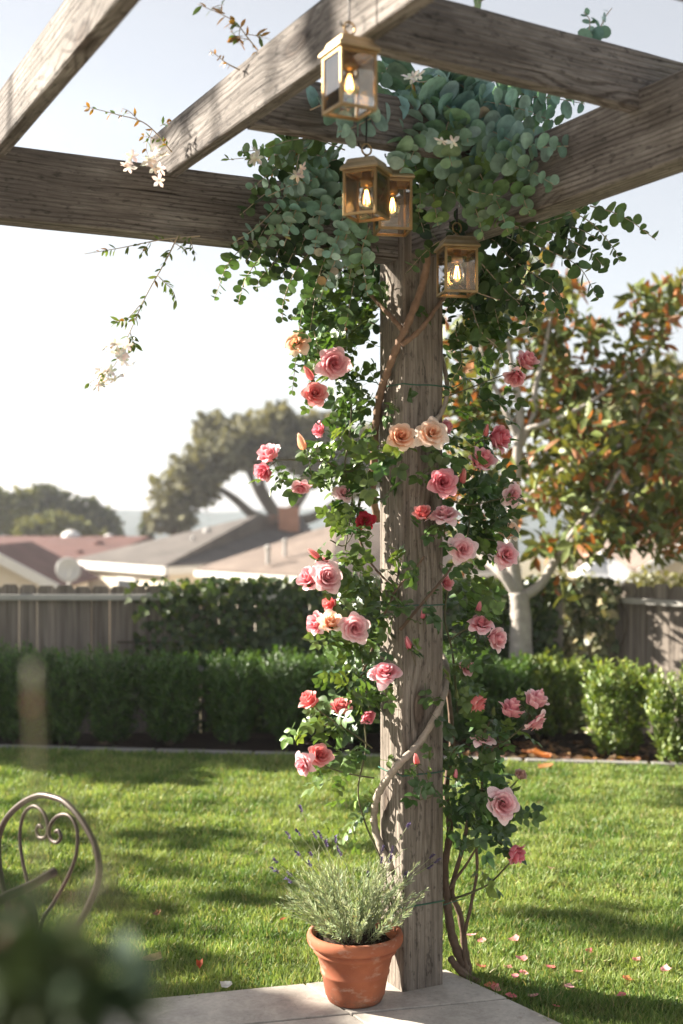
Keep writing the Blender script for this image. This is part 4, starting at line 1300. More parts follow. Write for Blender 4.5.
# filler: random drooping sprays round the post top
for i in range(10):
    a = random.uniform(0, 6.28)
    st = PC + Vector((random.uniform(-.28, .26), random.uniform(-.26, .22), random.uniform(2.28, 2.56)))
    dv = Vector((math.cos(a), math.sin(a) * .7, random.uniform(-.1, .5))).normalized()
    L = random.uniform(.16, .34)
    pts = [st]
    for kk in range(3):
        dv = (dv + Vector((0, 0, -.38))).normalized()
        pts.append(pts[-1] + dv * L / 3)
    spray(pts, random.uniform(.04, .055), random.choice((1.2, 1.6, 1.9, 2.0, 2.0)), facing=(random.uniform(-.4, .4), -1, .3))

# ------------------------------------------------------------------ jasmine sprigs
JL = leaf_template(.36)
def jasmine(main, sides, flowers, label, lsize=.028, n_leaf=26, rust=.3):
    pts = spline(main, 9)
    root = empty('jasmine_sprig', main[0], label, 'jasmine', 'jasmine sprigs on the pergola timbers')
    mb = MB(); m = len(pts) - 1
    mb.tube(pts, [.0022 - .0014 * i / m for i in range(m + 1)], 5)
    L = Leaves(*JL)
    def leafy(q, n):
        for i in range(n):
            j = random.randrange(2, len(q)); t = (q[j] - q[j - 1]).normalized(); o = Vector(rv())
            o = (o - t * o.dot(t)).normalized()
            c = (.26, .13, .02) if random.random() < rust else mixc((.08, .13, .03), (.15, .21, .045), random.random())
            L.add(q[j], o + t * .6 + Vector((0, 0, -.3)), Vector((0, -.5, .6)) + Vector(rv(s=.5)), random.uniform(.6, 1.2) * lsize, vary(c, .25))
    leafy(pts, n_leaf)
    for s in sides:
        q = spline(s, 6); mb.tube(q, [.0014 - .0008 * i / (len(q) - 1) for i in range(len(q))], 4); leafy(q, max(5, n_leaf // 3))
    mb.build('stem', M['euc_twig'], root, smooth=True)
    L.build('foliage', M['rose_leaf'], root)
    fl = leaf_template(.5, ((0, .3), (.35, .8), (.7, 1), (1, .1)), .1, .15)
    for (c, n) in flowers:
        Fm = Leaves(*fl)
        for kk in range(n):
            ctr = Vector(c) + Vector(rv(s=.011)); ax = Vector(rv()) + Vector((0, -.6, 0)); ax.normalize()
            a = ax.cross(Vector((.3, .2, .9))).normalized(); b = ax.cross(a)
            for p in range(5):
                q = p * 2 * math.pi / 5
                Fm.add(ctr, a * math.cos(q) + b * math.sin(q) + ax * .25, ax, random.uniform(.017, .025), vary((.72, .71, .64), .08))
        Fm.build('blossom', M['petal'], root)
    return root


J = lambda x, y, d: P(x, y, d)
jasmine([J(178, 236, 3.5), J(165, 262, 3.5), J(146, 296, 3.49), J(128, 336, 3.48), J(112, 368, 3.47), J(86, 385, 3.46)],
        [[J(140, 305, 3.49), J(128, 318, 3.47), J(118, 322, 3.46)], [J(158, 276, 3.5), J(172, 290, 3.5), J(176, 300, 3.5)], [J(170, 240, 3.5), J(186, 250, 3.52), J(178, 240, 3.52)], [J(130, 332, 3.48), J(134, 345, 3.48)]],
        [(J(109, 347, 3.46), 5), (J(122, 350, 3.46), 4), (J(105, 372, 3.46), 5), (J(100, 384, 3.46), 4), (J(126, 360, 3.46), 3), (J(116, 376, 3.46), 3)],
        'long jasmine sprig with white blossoms dangling below the left beam', n_leaf=46, rust=.08)
jasmine([J(200, 236, 3.52), J(160, 240, 3.52), J(120, 248, 3.5), J(84, 254, 3.48)],
        [[J(150, 242, 3.52), J(140, 256, 3.52)], [J(190, 238, 3.52), J(195, 256, 3.52)]], [], 'thin leafy jasmine sprig reaching sideways under the left beam', n_leaf=22, rust=.2, lsize=.024)
jasmine([J(172, 152, 3.42), J(146, 124, 3.42), J(115, 114, 3.4), J(83, 106, 3.38)],
        [[J(140, 122, 3.4), J(130, 112, 3.4), J(122, 108, 3.4)], [J(152, 130, 3.4), J(146, 146, 3.4), J(150, 160, 3.4)], [J(160, 126, 3.4), J(168, 122, 3.4)], [J(160, 140, 3.4), J(144, 136, 3.4)]],
        [(J(130, 164, 3.42), 4), (J(150, 160, 3.4), 4), (J(157, 174, 3.42), 3), (J(156, 155, 3.4), 3)],
        'jasmine sprig with white blossoms and rusty leaves where the rafter meets the left beam', n_leaf=20, rust=.7, lsize=.024)
jasmine([J(262, 56, 3.0), J(248, 38, 3.0), J(232, 20, 3.0), J(198, 4, 3.0)],
        [[J(250, 40, 3.0), J(236, 36, 3.0), J(228, 26, 3.0)], [J(245, 34, 3.0), J(258, 36, 3.0), J(264, 38, 3.0)], [J(222, 12, 3.0), J(212, 8, 3.0), J(224, 4, 3.0)], [J(240, 28, 3.0), J(238, 44, 3.0)]], [],
        'bare jasmine sprig with rusty leaves rising above the rafter against the sky', n_leaf=20, rust=.65, lsize=.03)
jasmine([J(240, 70, 3.05), J(228, 64, 3.05), J(220, 58, 3.05), J(210, 50, 3.05)], [], [], 'smallest reddish jasmine sprig peeping over the rafter edge', n_leaf=12, rust=.85, lsize=.018)
jasmine([J(345, 128, 3.5), J(300, 150, 3.55), J(262, 156, 3.6), J(225, 160, 3.65)], [[J(300, 150, 3.5), J(296, 172, 3.46), J(300, 180, 3.44)]],
        [(J(255, 158, 3.44), 4), (J(298, 174, 3.38), 3)], 'jasmine sprig with white blossoms among the eucalyptus on the left beam', n_leaf=20, rust=.1)
jasmine([J(398, 72, 3.4), J(420, 82, 3.32), J(440, 76, 3.3)], [[J(412, 80, 3.34), J(412, 90, 3.3)]], [(J(412, 76, 3.28), 3), (J(448, 140, 3.24), 2)],
        'jasmine sprig with pale blossoms among the blue eucalyptus beside the lanterns', n_leaf=8, rust=.2)

# ------------------------------------------------------------------ fallen petals and leaves
PET = [(515, 940), (522, 960), (482, 941), (470, 936), (589, 952), (636, 961), (551, 968), (577, 972), (516, 977), (523, 974), (569, 988), (511, 997), (491, 987), (481, 968), (534, 997), (627, 980), (551, 869), (666, 971), (622, 996), (495, 989), (556, 1007), (508, 968)]
for i, (x, y) in enumerate(PET):
    z = LZ + .024
    d = F * (H - z) / (y - CY)
    c = random.choice(((.66, .17, .18), (.70, .27, .27), (.66, .22, .12), (.72, .36, .38)))
    o = petal_mesh('fallen_petal', P(x, y, d), random.uniform(.022, .034), c, M['petal'])
    o.rotation_euler = (random.uniform(-.3, .3), random.uniform(-.3, .3), 0)
    tag(o, 'pink rose petal fallen on the grass to the right of the post', 'petal', 'rose petals fallen on the lawn')
LEAVES = [(200, 966, .03, (.40, .07, .02), 'small red fallen leaf on the grass left of the terracotta pot'), (152, 960, .05, (.42, .34, .16), 'large pale yellow fallen leaf on the grass near the chair'), (158, 915, .04, (.22, .13, .07), 'brown fallen leaf on the grass right of the chair back'), (283, 920, .03, (.32, .12, .05), 'brown fallen leaf on the grass just left of the lavender'),
          (541, 757, .10, (.42, .14, .03), 'orange fallen leaf on the far lawn, largest of those near the bed'), (546, 767, .07, (.36, .16, .06), 'tan fallen leaf on the far lawn nearest the camera'), (528, 753, .06, (.40, .18, .08), 'small orange fallen leaf at the far edge of the lawn'), (227, 987, .035, (.72, .70, .66), 'white petal lying at the back edge of the patio')]
for (x, y, s, c, lab) in LEAVES:
    z = LZ + .036 if y < 985 else .003
    d = F * (H - z) / (y - CY)
    o = petal_mesh('fallen_leaf' if 'petal' not in lab else 'fallen_petal', P(x, y, d), s, c, M['petal'], dry='petal' not in lab)
    o.rotation_euler = (random.uniform(-.35, .35), random.uniform(-.35, .35), 0)
    tag(o, lab, 'leaf' if 'petal' not in lab else 'petal')
# mulch litter under the right shrubs
LL = Leaves(*leaf_template(.5))
for i in range(700):
    x = random.uniform(.7, 3.4); y = edge_y(x) + .06 + random.random() ** 1.5 * .7
    LL.add((x, y, LZ + .005 + random.random() * .02), rv() * np.array((1, 1, .2)), np.array((0, 0, 1)) + rv(s=.4), random.uniform(.03, .08), vary(random.choice(((.20, .11, .06), (.28, .14, .06), (.13, .08, .05))), .3))
tag(LL.build('leaf_litter', M['bush_leaf']), 'brown leaf litter scattered on the mulch under the shrubs', 'leaf litter', kind='stuff')

# ------------------------------------------------------------------ hedge and shrubs
def shrub_meshes(seed, w_, h_, cols, n_shoot, lsize, lw, per=12):
    """upright shoots dense with small leaves, widest at two thirds of the height; origin at the foot"""
    r_ = np.random.default_rng(seed)
    L = Leaves(*leaf_template(lw, ((0, .2), (.4, 1), (.75, .8), (1, .05)), .1, .12)); st = MB()
    for i in range(n_shoot):
        a = r_.uniform(0, 6.283); q = r_.random() ** .45; hz = r_.uniform(.03, .93)
        wid = w_ * (.52 + .48 * min(1, hz / .55)) * (1 if hz < .8 else 1 - .35 * ((hz - .8) / .2) ** 2)
        wid *= 1 + .12 * math.sin(a * 3 + seed)
        p = np.array((math.cos(a) * q * wid, math.sin(a) * q * wid * .85, hz * h_ * .94))
        dv = np.array((math.cos(a) * .5 * q, math.sin(a) * .5 * q, 1.0)) + r_.normal(0, .22, 3)
        dv /= np.linalg.norm(dv); ln = r_.uniform(.07, .15) * (h_ / .6)
        tn = r_.random()
        for kk in range(per):
            f_ = kk / per
            o = r_.normal(0, 1, 3); o -= dv * o.dot(dv); o /= np.linalg.norm(o)
            L.add(p + dv * ln * f_, dv * .9 + o * .8, o * -.2 + dv * .7 + r_.normal(0, .25, 3), lsize * r_.uniform(.7, 1.2) * (1 - .3 * f_), vary(mixc(cols[0], cols[1], min(1, .25 * tn + .65 * f_ * r_.random())), .2))
    for i in range(7):
        a = i * .9 + seed; e = Vector((math.cos(a) * w_ * .5, math.sin(a) * w_ * .45, h_ * random.uniform(.4, .7)))
        st.tube(spline([Vector((random.uniform(-.02, .02), random.uniform(-.02, .02), -.03)), Vector((math.cos(a) * w_ * .15, math.sin(a) * w_ * .12, h_ * .2)), e], 4), [.012 - .0012 * t for t in range(9)], 5)
    return L, st


ORD = ['first', 'second', 'third', 'fourth', 'fifth', 'sixth', 'seventh', 'eighth', 'ninth', 'tenth']
hedge_protos = []
HC = ((.034, .080, .016), (.15, .26, .05))
def hedge_root(loc, label, group):
    return empty('hedge_shrub', loc, label, 'shrub', group)
hx = [(-42, 8.30), (18, 8.28), (62, 8.26), (112, 8.28), (170, 8.27), (232, 8.30), (292, 8.28), (348, 8.28), (404, 8.30), (460, 8.3)]
for i, (px_, d) in enumerate(hx):
    base = Vector(((px_ - CX) / F * d, d, LZ - .01))
    lab = ('dark green shrub of the clipped hedge row, %s from the left edge of the row' % ORD[i])
    if i < 3:
        r_ = hedge_root(base, lab, 'clipped hedge shrubs in front of the fence')
        L, st = shrub_meshes(i + 2, .180, .60, HC, 760, .040, .26)
        L.build('foliage', M['bush_leaf'], r_, local=True); st.build('stems', M['dark_bark'], r_, local=True)
        hedge_protos.append(r_)
    else:
        r_ = copy_tree(hedge_protos[i % 3]); r_.location = base; r_['label'] = lab
    r_.rotation_euler = (0, 0, random.uniform(0, 6)); s = random.uniform(.97, 1.07); r_.scale = (s * 1.04, s * 1.0, s * random.uniform(.96, 1.03))

SC = ((.09, .15, .03), (.33, .39, .09))
shr = [(552, 8.5, 'low shrub with shaded yellow green leaves just right of the magnolia trunk', .21, .56), (617, 7.85, 'sunlit yellow green rounded shrub, middle one of those under the right fence', .20, .59), (680, 7.55, 'sunlit yellow green shrub at the right edge, in front of the grey fence', .19, .56), (765, 7.3, 'yellow green shrub farthest right along the right fence', .2, .58), (500, 8.35, 'dark shrub directly behind the roses, left of the magnolia trunk', .21, .56)]
for i, (px_, d, lab, w_, h_) in enumerate(shr):
    base = Vector(((px_ - CX) / F * d, d, LZ - .01))
    r_ = empty('border_shrub', base, lab, 'shrub', 'leafy shrubs along the right border')
    cols = SC if i < 4 else HC
    L, st = shrub_meshes(20 + i, w_, h_, cols, 430, .045, .42, 10)
    L.build('foliage', M['bush_leaf'], r_, local=True); st.build('stems', M['dark_bark'], r_, local=True)

# ------------------------------------------------------------------ fences
def fence(a, b, top, bottom, pitch, label, rail_z, thick=.018, seed=1, gap=.0045, dog=True, posts=()):
    r_ = random.Random(seed)
    a, b = Vector(a), Vector(b); dv = (b - a); Ln = dv.length; dv.normalize(); nv = Vector((dv.y, -dv.x, 0))   # nv faces the garden
    root = empty('fence', (a.x, a.y, bottom), label, 'fence')
    bd = MB(); x = 0
    while x < Ln:
        w_ = pitch - gap + r_.uniform(-.006, .004); h0 = top + r_.uniform(-.012, .012)
        c = .022
        p = lambda s, z: (x + s, z)
        prof = [(x, bottom), (x + w_, bottom), (x + w_, h0 - c * 1.2), (x + w_ - c, h0), (x + c, h0), (x, h0 - c * 1.2)]
        off = r_.uniform(-.005, .005)
        # board built with its length along local X so that the grain runs up it
        bd.prism([a + dv * s + Vector((0, 0, z - 0)) + nv * off for s, z in prof], -nv * thick)
        x += pitch
    o = bd.build('boards', M['fence_v'], root)
    rl = MB()
    for z in rail_z:
        q = a.lerp(b, .5) + nv * .03; ang = math.atan2(dv.y, dv.x)
        rl.box((q.x, q.y, z), (Ln, .034, .042), Matrix.Rotation(ang, 3, 'Z'))
    rl.build('rail', M['rail'], root, bevel=.004)
    for s in posts:
        q = a + dv * s - nv * .06; pm = MB(); pm.box((q.x, q.y, (top + bottom) / 2 - .01), (.09, .08, top - bottom), Matrix.Rotation(math.atan2(dv.y, dv.x), 3, 'Z')); pm.build('fence_post', M['fence_v'], root, bevel=.004)
    return root


def fence_mat():
    k = NT('fence_boards_upright'); c = k.obj()
    st = k.noise(k.map(c, (45, 45, 1.6)), 1.0, 4, .6); bl = k.noise(k.map(c, (7.6, 7.6, .5)), 1.0, 3)
    col = k.ramp(st, ((.3, (.115, .096, .080)), (.7, (.31, .265, .225))))
    col = k.mix(col, k.ramp(bl, ((.3, .55), (.7, 1.3))), .9, 'MULTIPLY')
    return k.done(k.bsdf(col, .9, 0, .2, k.bump(st, .4, .004)))
M['fence_v'] = fence_mat()
FD = 8.95
def V3(x, y): return Vector((x, y, 0))
fence(V3(-5.6, FD), V3(1.5, FD), P(0, 585, FD).z, tz(FD) - .02, .131, 'weathered grey board fence with dog-eared tops behind the clipped hedge', (P(0, 597, FD).z, P(0, 640, FD).z - .2), posts=(.4, 2.8, 5.2), seed=3)
# the right fence turns towards the camera and catches the sun
fa, fb = P(560, 600, 9.5), P(720, 600, 8.35)
fence(V3(fa.x, fa.y), V3(fb.x + .9, fb.y - .9 * .72), P(650, 586, 8.8).z, -.25, .135, 'sunlit grey board fence at the right edge of the garden, in front of the tent', (P(650, 603, 8.8).z,), seed=8, posts=(.2, 1.5))

# ivy over the fences
IT = ivy_template()
def ivy(a, b, zt, zb, n, label, off, cols, dens, lsz=.06, thick=.14):
    a, b = Vector(a), Vector(b); dv = (b - a); Ln = dv.length; dv.normalize(); nv = Vector((dv.y, -dv.x, 0))
    root = empty('ivy', (a.x, a.y, zb), label, 'ivy')
    L = Leaves(*IT); st = MB(); cnt = 0
    while cnt < n:
        s = rng.random(); z = zb + (zt - zb) * rng.random()
        if rng.random() > dens(s, (z - zb) / (zt - zb)): continue
        p = a + dv * (s * Ln) + nv * (off + rng.random() ** 1.6 * thick * (.6 + .5 * math.sin(s * 23) * math.sin(z * 9 + s * 7))); p.z = z
        c = mixc(cols[0], cols[1], rng.random() ** 1.6)
        L.add(p, Vector((rng.normal(0, .6), rng.normal(0, .2), -.8)), nv + Vector((0, 0, .55)) + Vector(rv(s=.45)), lsz * rng.uniform(.6, 1.25), vary(c, .25)); cnt += 1
    st.tube([a + dv * (Ln * q / 6) + nv * .03 + Vector((0, 0, zb)) for q in range(7)], .008, 5)
    for i in range(9):
        s = .05 + .9 * rng.random(); p = a + dv * (s * Ln) + nv * .01
        pts = []
        for k2 in range(5):
            z = zb + (zt - zb) * k2 / 4; q = p + dv * rng.normal(0, .08); pts.append(Vector((q.x, q.y, z)) + nv * .03)
        st.tube(spline(pts, 4), .006, 5)
    L.build('foliage', M['bush_leaf'], root); st.build('stems', M['dark_bark'], root)
    return root


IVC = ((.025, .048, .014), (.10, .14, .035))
zt = P(0, 577, 8.85).z
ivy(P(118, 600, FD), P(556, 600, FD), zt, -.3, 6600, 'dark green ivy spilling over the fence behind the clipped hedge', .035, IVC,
    lambda s, v: (min(1, (s - .02) * 5) if s < .22 else 1) * (1 if v > .25 else .8) * (1 if s > .25 or v > .45 else .5), .06, .16)
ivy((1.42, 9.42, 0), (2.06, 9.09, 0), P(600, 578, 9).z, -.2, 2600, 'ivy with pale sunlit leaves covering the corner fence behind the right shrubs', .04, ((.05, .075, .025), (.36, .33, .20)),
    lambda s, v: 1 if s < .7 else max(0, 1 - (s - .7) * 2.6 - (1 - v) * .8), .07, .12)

# ------------------------------------------------------------------ trees
def tree(name, label, cat, base, trunk, limbs, clumps, leaf, mat_l, mat_b, group=None, tr0=.1, tr1=.05):
    """trunk and limbs as 3-D paths [(point, radius)...]; clumps (centre, radii, count); leaf = dict"""
    root = empty(name, base, label, cat, group)
    tb = MB(); tb.tube(spline([p for p, r in trunk], 6), list(np.interp(np.linspace(0, 1, (len(trunk) - 1) * 6 + 1), np.linspace(0, 1, len(trunk)), [r for p, r in trunk])), 12, wob=.08)
    tb.build('trunk', mat_b, root, smooth=True)
    for lm in limbs:
        lb = MB(); n = (len(lm) - 1) * 5 + 1
        lb.tube(spline([p for p, r in lm], 5), list(np.interp(np.linspace(0, 1, n), np.linspace(0, 1, len(lm)), [r for p, r in lm])), 8, wob=.08)
        lb.build('limb', mat_b, root, smooth=True)
    L = Leaves(*leaf['tpl'])
    for (c, rad, n) in clumps:
        c = np.array(c); rad = np.array(rad)
        u = rng.normal(0, 1, (n, 3)); u /= np.linalg.norm(u, axis=1, keepdims=True)
        # leaves gather in small bunches inside the clump
        nb = max(3, n // leaf.get('bunch', 14))
        bc = rng.normal(0, 1, (nb, 3)); bc /= np.linalg.norm(bc, axis=1, keepdims=True); bc *= rng.random((nb, 1)) ** .38
        k_ = rng.integers(0, nb, n)
        pos = c + (bc[k_] + u * rng.random((n, 1)) ** .5 * leaf.get('bsize', .22)) * rad
        ax = u * .9 + rng.normal(0, .4, (n, 3)) + np.array((0, 0, leaf.get('droop', -.2)))
        nm = np.array((0, 0, .8)) + rng.normal(0, .7, (n, 3)) + u * .3
        tn = rng.random(nb)[k_] * .6 + rng.random(n) * .4
        C = np.array(leaf['c0']) + (np.array(leaf['c1']) - np.array(leaf['c0'])) * tn[:, None]
        if 'c2' in leaf:
            m = rng.random(n) < leaf['p2']
            C[m] = np.array(leaf['c2']) * rng.uniform(.6, 1.3, (m.sum(), 1))
        C *= rng.uniform(.75, 1.25, (n, 1))
        L.addmany(pos, ax, nm, leaf['size'] * rng.uniform(.6, 1.25, n), C)
    L.build('crown', mat_l, root)
    return root


LEAF = leaf_template(.42)
BLOB = leaf_template(.75, ((0, .1), (.3, .9), (.65, 1), (1, .1)), .1, .2)
MD = 8.75
mg = lambda x, y, dd=0.0: P(x, y, MD + dd)
mbase = mg(520, 690); mbase.z = tz(MD)
mclumps = []
for (x, y, rx, ry, dd, n) in [(470, 330, 40, 36, .2, 150), (490, 345, 30, 26, .35, 90), (560, 330, 34, 26, 0, 110), (470, 400, 40, 34, .3, 170), (556, 420, 30, 30, .2, 150), (580, 400, 38, 30, 0, 190), (625, 380, 34, 30, .1, 130), (650, 330, 26, 30, .2, 110), (668, 300, 22, 20, .3, 70), (640, 290, 16, 12, .2, 36),
                               (590, 450, 46, 30, -.3, 240), (640, 450, 40, 34, .1, 220), (670, 410, 26, 36, .3, 140), (560, 490, 44, 30, -.2, 230), (620, 510, 50, 30, 0, 260), (670, 500, 30, 34, .3, 180), (590, 540, 44, 22, -.4, 150), (650, 540, 34, 16, 0, 110), (480, 470, 30, 36, .5, 120), (552, 548, 22, 18, .0, 70), (500, 290, 34, 24, .3, 100), (462, 395, 32, 34, .5, 140), (490, 430, 30, 38, .5, 150), (462, 470, 28, 34, .5, 110), (500, 500, 28, 34, .5, 130), (535, 340, 30, 34, .45, 130), (505, 320, 30, 30, .45, 110), (560, 380, 30, 28, .4, 110), (470, 540, 22, 24, .5, 60), (540, 470, 24, 34, .45, 110), (545, 380, 26, 26, .4, 90), (535, 270, 24, 20, .4, 60), (560, 290, 20, 16, .2, 44), (598, 335, 18, 14, 0, 40), (552, 590, 16, 12, -.1, 20)]:
    c = mg(x, y, dd); mclumps.append((c, (rx / F * MD, .35, ry / F * MD), int(n * 1.05)))
    if x > 530: mclumps.append((mg(x + 8, y - 4, dd + .45), (rx / F * MD, .35, ry / F * MD), int(n * .55)))
mt = [(mbase, .10), (mg(521, 640), .078), (mg(520, 606), .070), (mg(518, 592), .066)]
ml = [[(mg(519, 598), 0.0444), (mg(503, 575), 0.0370), (mg(488, 562, .1), 0.0296), (mg(470, 545, .2), 0.0222), (mg(452, 520, .3), 0.0148)],
      [(mg(519, 598), 0.0444), (mg(540, 585), 0.0333), (mg(556, 560), 0.0296), (mg(575, 530), 0.0222), (mg(600, 500), 0.0148)],
      [(mg(518, 596), 0.0518), (mg(512, 550), 0.0459), (mg(514, 500), 0.0407), (mg(518, 450), 0.0370), (mg(520, 410), 0.0311), (mg(514, 380), 0.0266), (mg(508, 340), 0.0148)],
      [(mg(519, 440), 0.0259), (mg(505, 410), 0.0207), (mg(490, 375, .1), 0.0148), (mg(478, 340, .2), 0.0104)],
      [(mg(520, 445), 0.0296), (mg(534, 415), 0.0222), (mg(536, 385), 0.0192), (mg(545, 350), 0.0148), (mg(552, 310), 0.0089)],
      [(mg(525, 430, -.1), 0.0222), (mg(560, 418, -.2), 0.0178), (mg(596, 398, -.2), 0.0133), (mg(640, 360), 0.0089), (mg(660, 318), 0.0059)],
      [(mg(516, 510), 0.0259), (mg(550, 480, -.2), 0.0222), (mg(590, 455, -.3), 0.0163), (mg(640, 440), 0.0104)],
      [(mg(560, 555, -.1), 0.0222), (mg(590, 520, -.3), 0.0163), (mg(620, 470, -.3), 0.0118)]]
tree('magnolia_tree', 'magnolia with pale grey forked trunk and glossy leaves with rusty undersides', 'tree', mbase, mt, ml, mclumps,
     dict(tpl=LEAF, size=.115, c0=(.045, .085, .024), c1=(.23, .27, .08), c2=(.33, .14, .05), p2=.2, bunch=7, bsize=.30, droop=.15), M['mag_leaf'], M['mag_bark'])

# oak behind the houses
OD = 62
og = lambda x, y, dd=0.0: P(x, y, OD + dd)
ob_ = og(275, 560); ob_.z = tz(OD)
ocl = []
for (x, y, rx, ry, dd, n) in [(176, 500, 24, 28, 0, 620), (170, 520, 20, 14, 0, 260), (200, 470, 28, 24, -1, 760), (190, 488, 28, 20, 0, 500), (222, 455, 26, 22, -1, 700), (215, 430, 18, 14, 1, 360), (245, 445, 26, 20, 1, 560), (262, 430, 26, 20, 0, 520), (290, 425, 26, 16, 2, 420), (270, 455, 30, 14, 1, 420), (300, 450, 30, 22, 1, 520), (335, 445, 34, 24, 2, 620), (360, 470, 30, 26, 2, 500), (310, 475, 20, 14, 2, 160), (240, 425, 14, 9, 0, 160), (282, 414, 16, 7, 0, 130), (380, 440, 30, 30, 3, 420), (320, 425, 24, 16, 0, 260)]:
    ocl.append((og(x, y, dd), (rx / F * OD, 1.6, ry / F * OD), n))
otr = [(ob_, .5), (og(285, 540), .45), (og(278, 520), .40)]
ol = [[(og(278, 522), .28), (og(255, 516), .24), (og(236, 500), .2), (og(218, 488), .15), (og(200, 480), .1)],
      [(og(278, 520), .26), (og(260, 495), .2), (og(248, 470), .15), (og(235, 450), .1)],
      [(og(280, 520), .3), (og(268, 498), .2), (og(262, 480), .16), (og(272, 455), .1)],
      [(og(282, 522), .3), (og(300, 500), .24), (og(312, 478), .18), (og(325, 450), .1)],
      [(og(284, 524), .3), (og(318, 515), .24), (og(350, 490), .18), (og(372, 460), .1)],
      [(og(176, 535), .18), (og(178, 515), .14), (og(176, 495), .08)]]
tree('oak_tree', 'broad spreading oak with dark open limbs rising behind the grey roof', 'tree', ob_, otr, ol, ocl,
     dict(tpl=BLOB, size=.42, c0=(.085, .088, .05), c1=(.21, .20, .115), bunch=12, bsize=.26), M['far_leaf'], M['dark_bark'])

def far_tree(px_, d, spec, label, leaf, group='distant trees beyond the roofs', name='tree'):
    g = lambda x, y, dd=0.0: P(x, y, d + dd)
    b = g(px_, 600); b.z = tz(d)
    cl = [(g(x, y, dd), (rx / F * d, ry / F * d * 1.1, ry / F * d), n) for (x, y, rx, ry, dd, n) in spec]
    topc = cl[0][0]
    trk = [(b, .012 * d * .35), (b.lerp(Vector(topc), .5), .008 * d * .35), (Vector(topc), .004 * d * .35)]
    limbs = [[(b.lerp(Vector(topc), .45), .06 * d * .03), (Vector(c), .02 * d * .03)] for c, r_, n in cl[1:4]]
    return tree(name, label, 'tree', b, trk, limbs, cl, leaf, M['far_leaf'], M['dark_bark'], group)

fl_a = dict(tpl=BLOB, size=.42, c0=(.05, .065, .03), c1=(.12, .125, .055), bunch=12, bsize=.3)
fl_b = dict(tpl=BLOB, size=.40, c0=(.09, .11, .035), c1=(.20, .20, .07), bunch=12, bsize=.3)
fl_c = dict(tpl=BLOB, size=.30, c0=(.13, .14, .07), c1=(.26, .25, .13), bunch=12, bsize=.3)
far_tree(10, 72, [(8, 512, 22, 18, 0, 900), (-18, 505, 22, 24, 0, 700), (24, 500, 14, 10, 0, 300), (5, 530, 26, 16, 0, 500)], 'olive green tree at the left edge beyond the red roof', fl_b, name='broadleaf_tree')
far_tree(52, 76, [(48, 500, 22, 12, 0, 700), (72, 508, 24, 12, 0, 700), (95, 520, 20, 12, 0, 600), (50, 520, 26, 18, 0, 600), (110, 532, 14, 10, 0, 300)], 'dark spreading tree with an open top beyond the red roof', fl_a, name='broadleaf_tree')
far_tree(50, 66, [(48, 528, 30, 14, 0, 900), (75, 532, 24, 10, 0, 500), (30, 535, 16, 10, 0, 300)], 'rounded yellow green tree crown directly above the red roof', fl_b, name='broadleaf_tree')
far_tree(147, 80, [(147, 535, 6, 16, 0, 300), (147, 522, 3.5, 12, 0, 120)], 'small narrow conifer between the red roof and the oak', fl_a, name='conifer')
far_tree(650, 34, [(640, 420, 44, 38, 0, 1500), (690, 410, 40, 44, 0, 1300), (665, 385, 30, 22, 0, 800), (600, 440, 30, 24, 0, 700), (690, 460, 40, 40, 0, 1000), (640, 470, 44, 34, 0, 900)], 'pale green sunlit tree behind the magnolia at the right edge', fl_c, name='broadleaf_tree')
far_tree(660, 40, [(670, 520, 40, 24, 0, 700), (610, 525, 40, 18, 0, 500), (720, 490, 44, 50, 0, 900)], 'darker green tree behind the white tent at the right', fl_a, name='broadleaf_tree')
for i, (x, w_, lab) in enumerate(((570, 26, 'pale bush left of the tent above the right fence'), (655, 34, 'yellowish bush above the right fence beside the tent'), (700, 30, 'pale bush at the right edge above the fence'))):
    d = 11.5
    b = P(x, 620, d); b.z = tz(d)
    tree('tall_bush', lab, 'bush', b, [(b, .05), (P(x, 600, d), .03)], [], [(P(x, 592, d), (w_ / F * d, .2, 22 / F * d), 620)], dict(tpl=BLOB, size=.06, c0=(.10, .11, .04), c1=(.26, .24, .11), bunch=10, bsize=.3), M['bush_leaf'], M['dark_bark'], 'bushes beyond the right fence')

# shade trees standing outside the frame on the sunny side
SHLEAF = dict(tpl=BLOB, size=.22, c0=(.03, .06, .02), c1=(.08, .12, .035), bunch=14, bsize=.24)
def shade_tree(x, y, z0, clumps, label):
    b = Vector((x, y, z0))
    cl = [((x + a, y + c, e), (r_, r_, r_ * .8), n) for (a, c, e, r_, n) in clumps]
    tree('shade_tree', label, 'tree', b, [(b, .14), (Vector((x + .05, y, 1.2)), .11), (Vector((x, y, 2.4)), .08)], [[(Vector((x, y, 1.6)), .03), (Vector(c), .008)] for c, r_, n in cl], cl, SHLEAF, M['far_leaf'], M['dark_bark'], 'shade trees left of the garden')
def band(y0, x0, spec):
    """crown clumps that shade the lawn at (x, y) when seen from the sun; spec = (x, y, radius, count)"""
    out = []
    for (x, y, r_, n) in spec:
        k_ = (x - x0) / -SUN_AZ.x
        out.append((0, y + k_ * SUN_AZ.y - y0, k_ * math.tan(SUN_EL), r_, n))
    return out
shade_tree(-7.4, 10.1, -.3, band(10.1, -7.4, [(-2.6, 7.75, .42, 156), (-1.8, 7.85, .45, 180), (-.9, 7.75, .45, 180), (0, 7.65, .42, 168), (-1.4, 7.3, .3, 54)]), 'leafy shade tree left of the garden near the fence')
shade_tree(-7.0, 7.4, -.06, band(7.4, -7.0, [(-1.8, 5.55, .34, 19), (-1.0, 5.75, .3, 15), (-.3, 5.5, .36, 19), (-1.2, 4.85, .34, 19), (-.4, 4.75, .3, 15), (.9, 4.6, .3, 12), (.2, 6.3, .2, 12), (1.8, 6.5, .25, 12)]), 'tall slender shade tree left of the lawn')
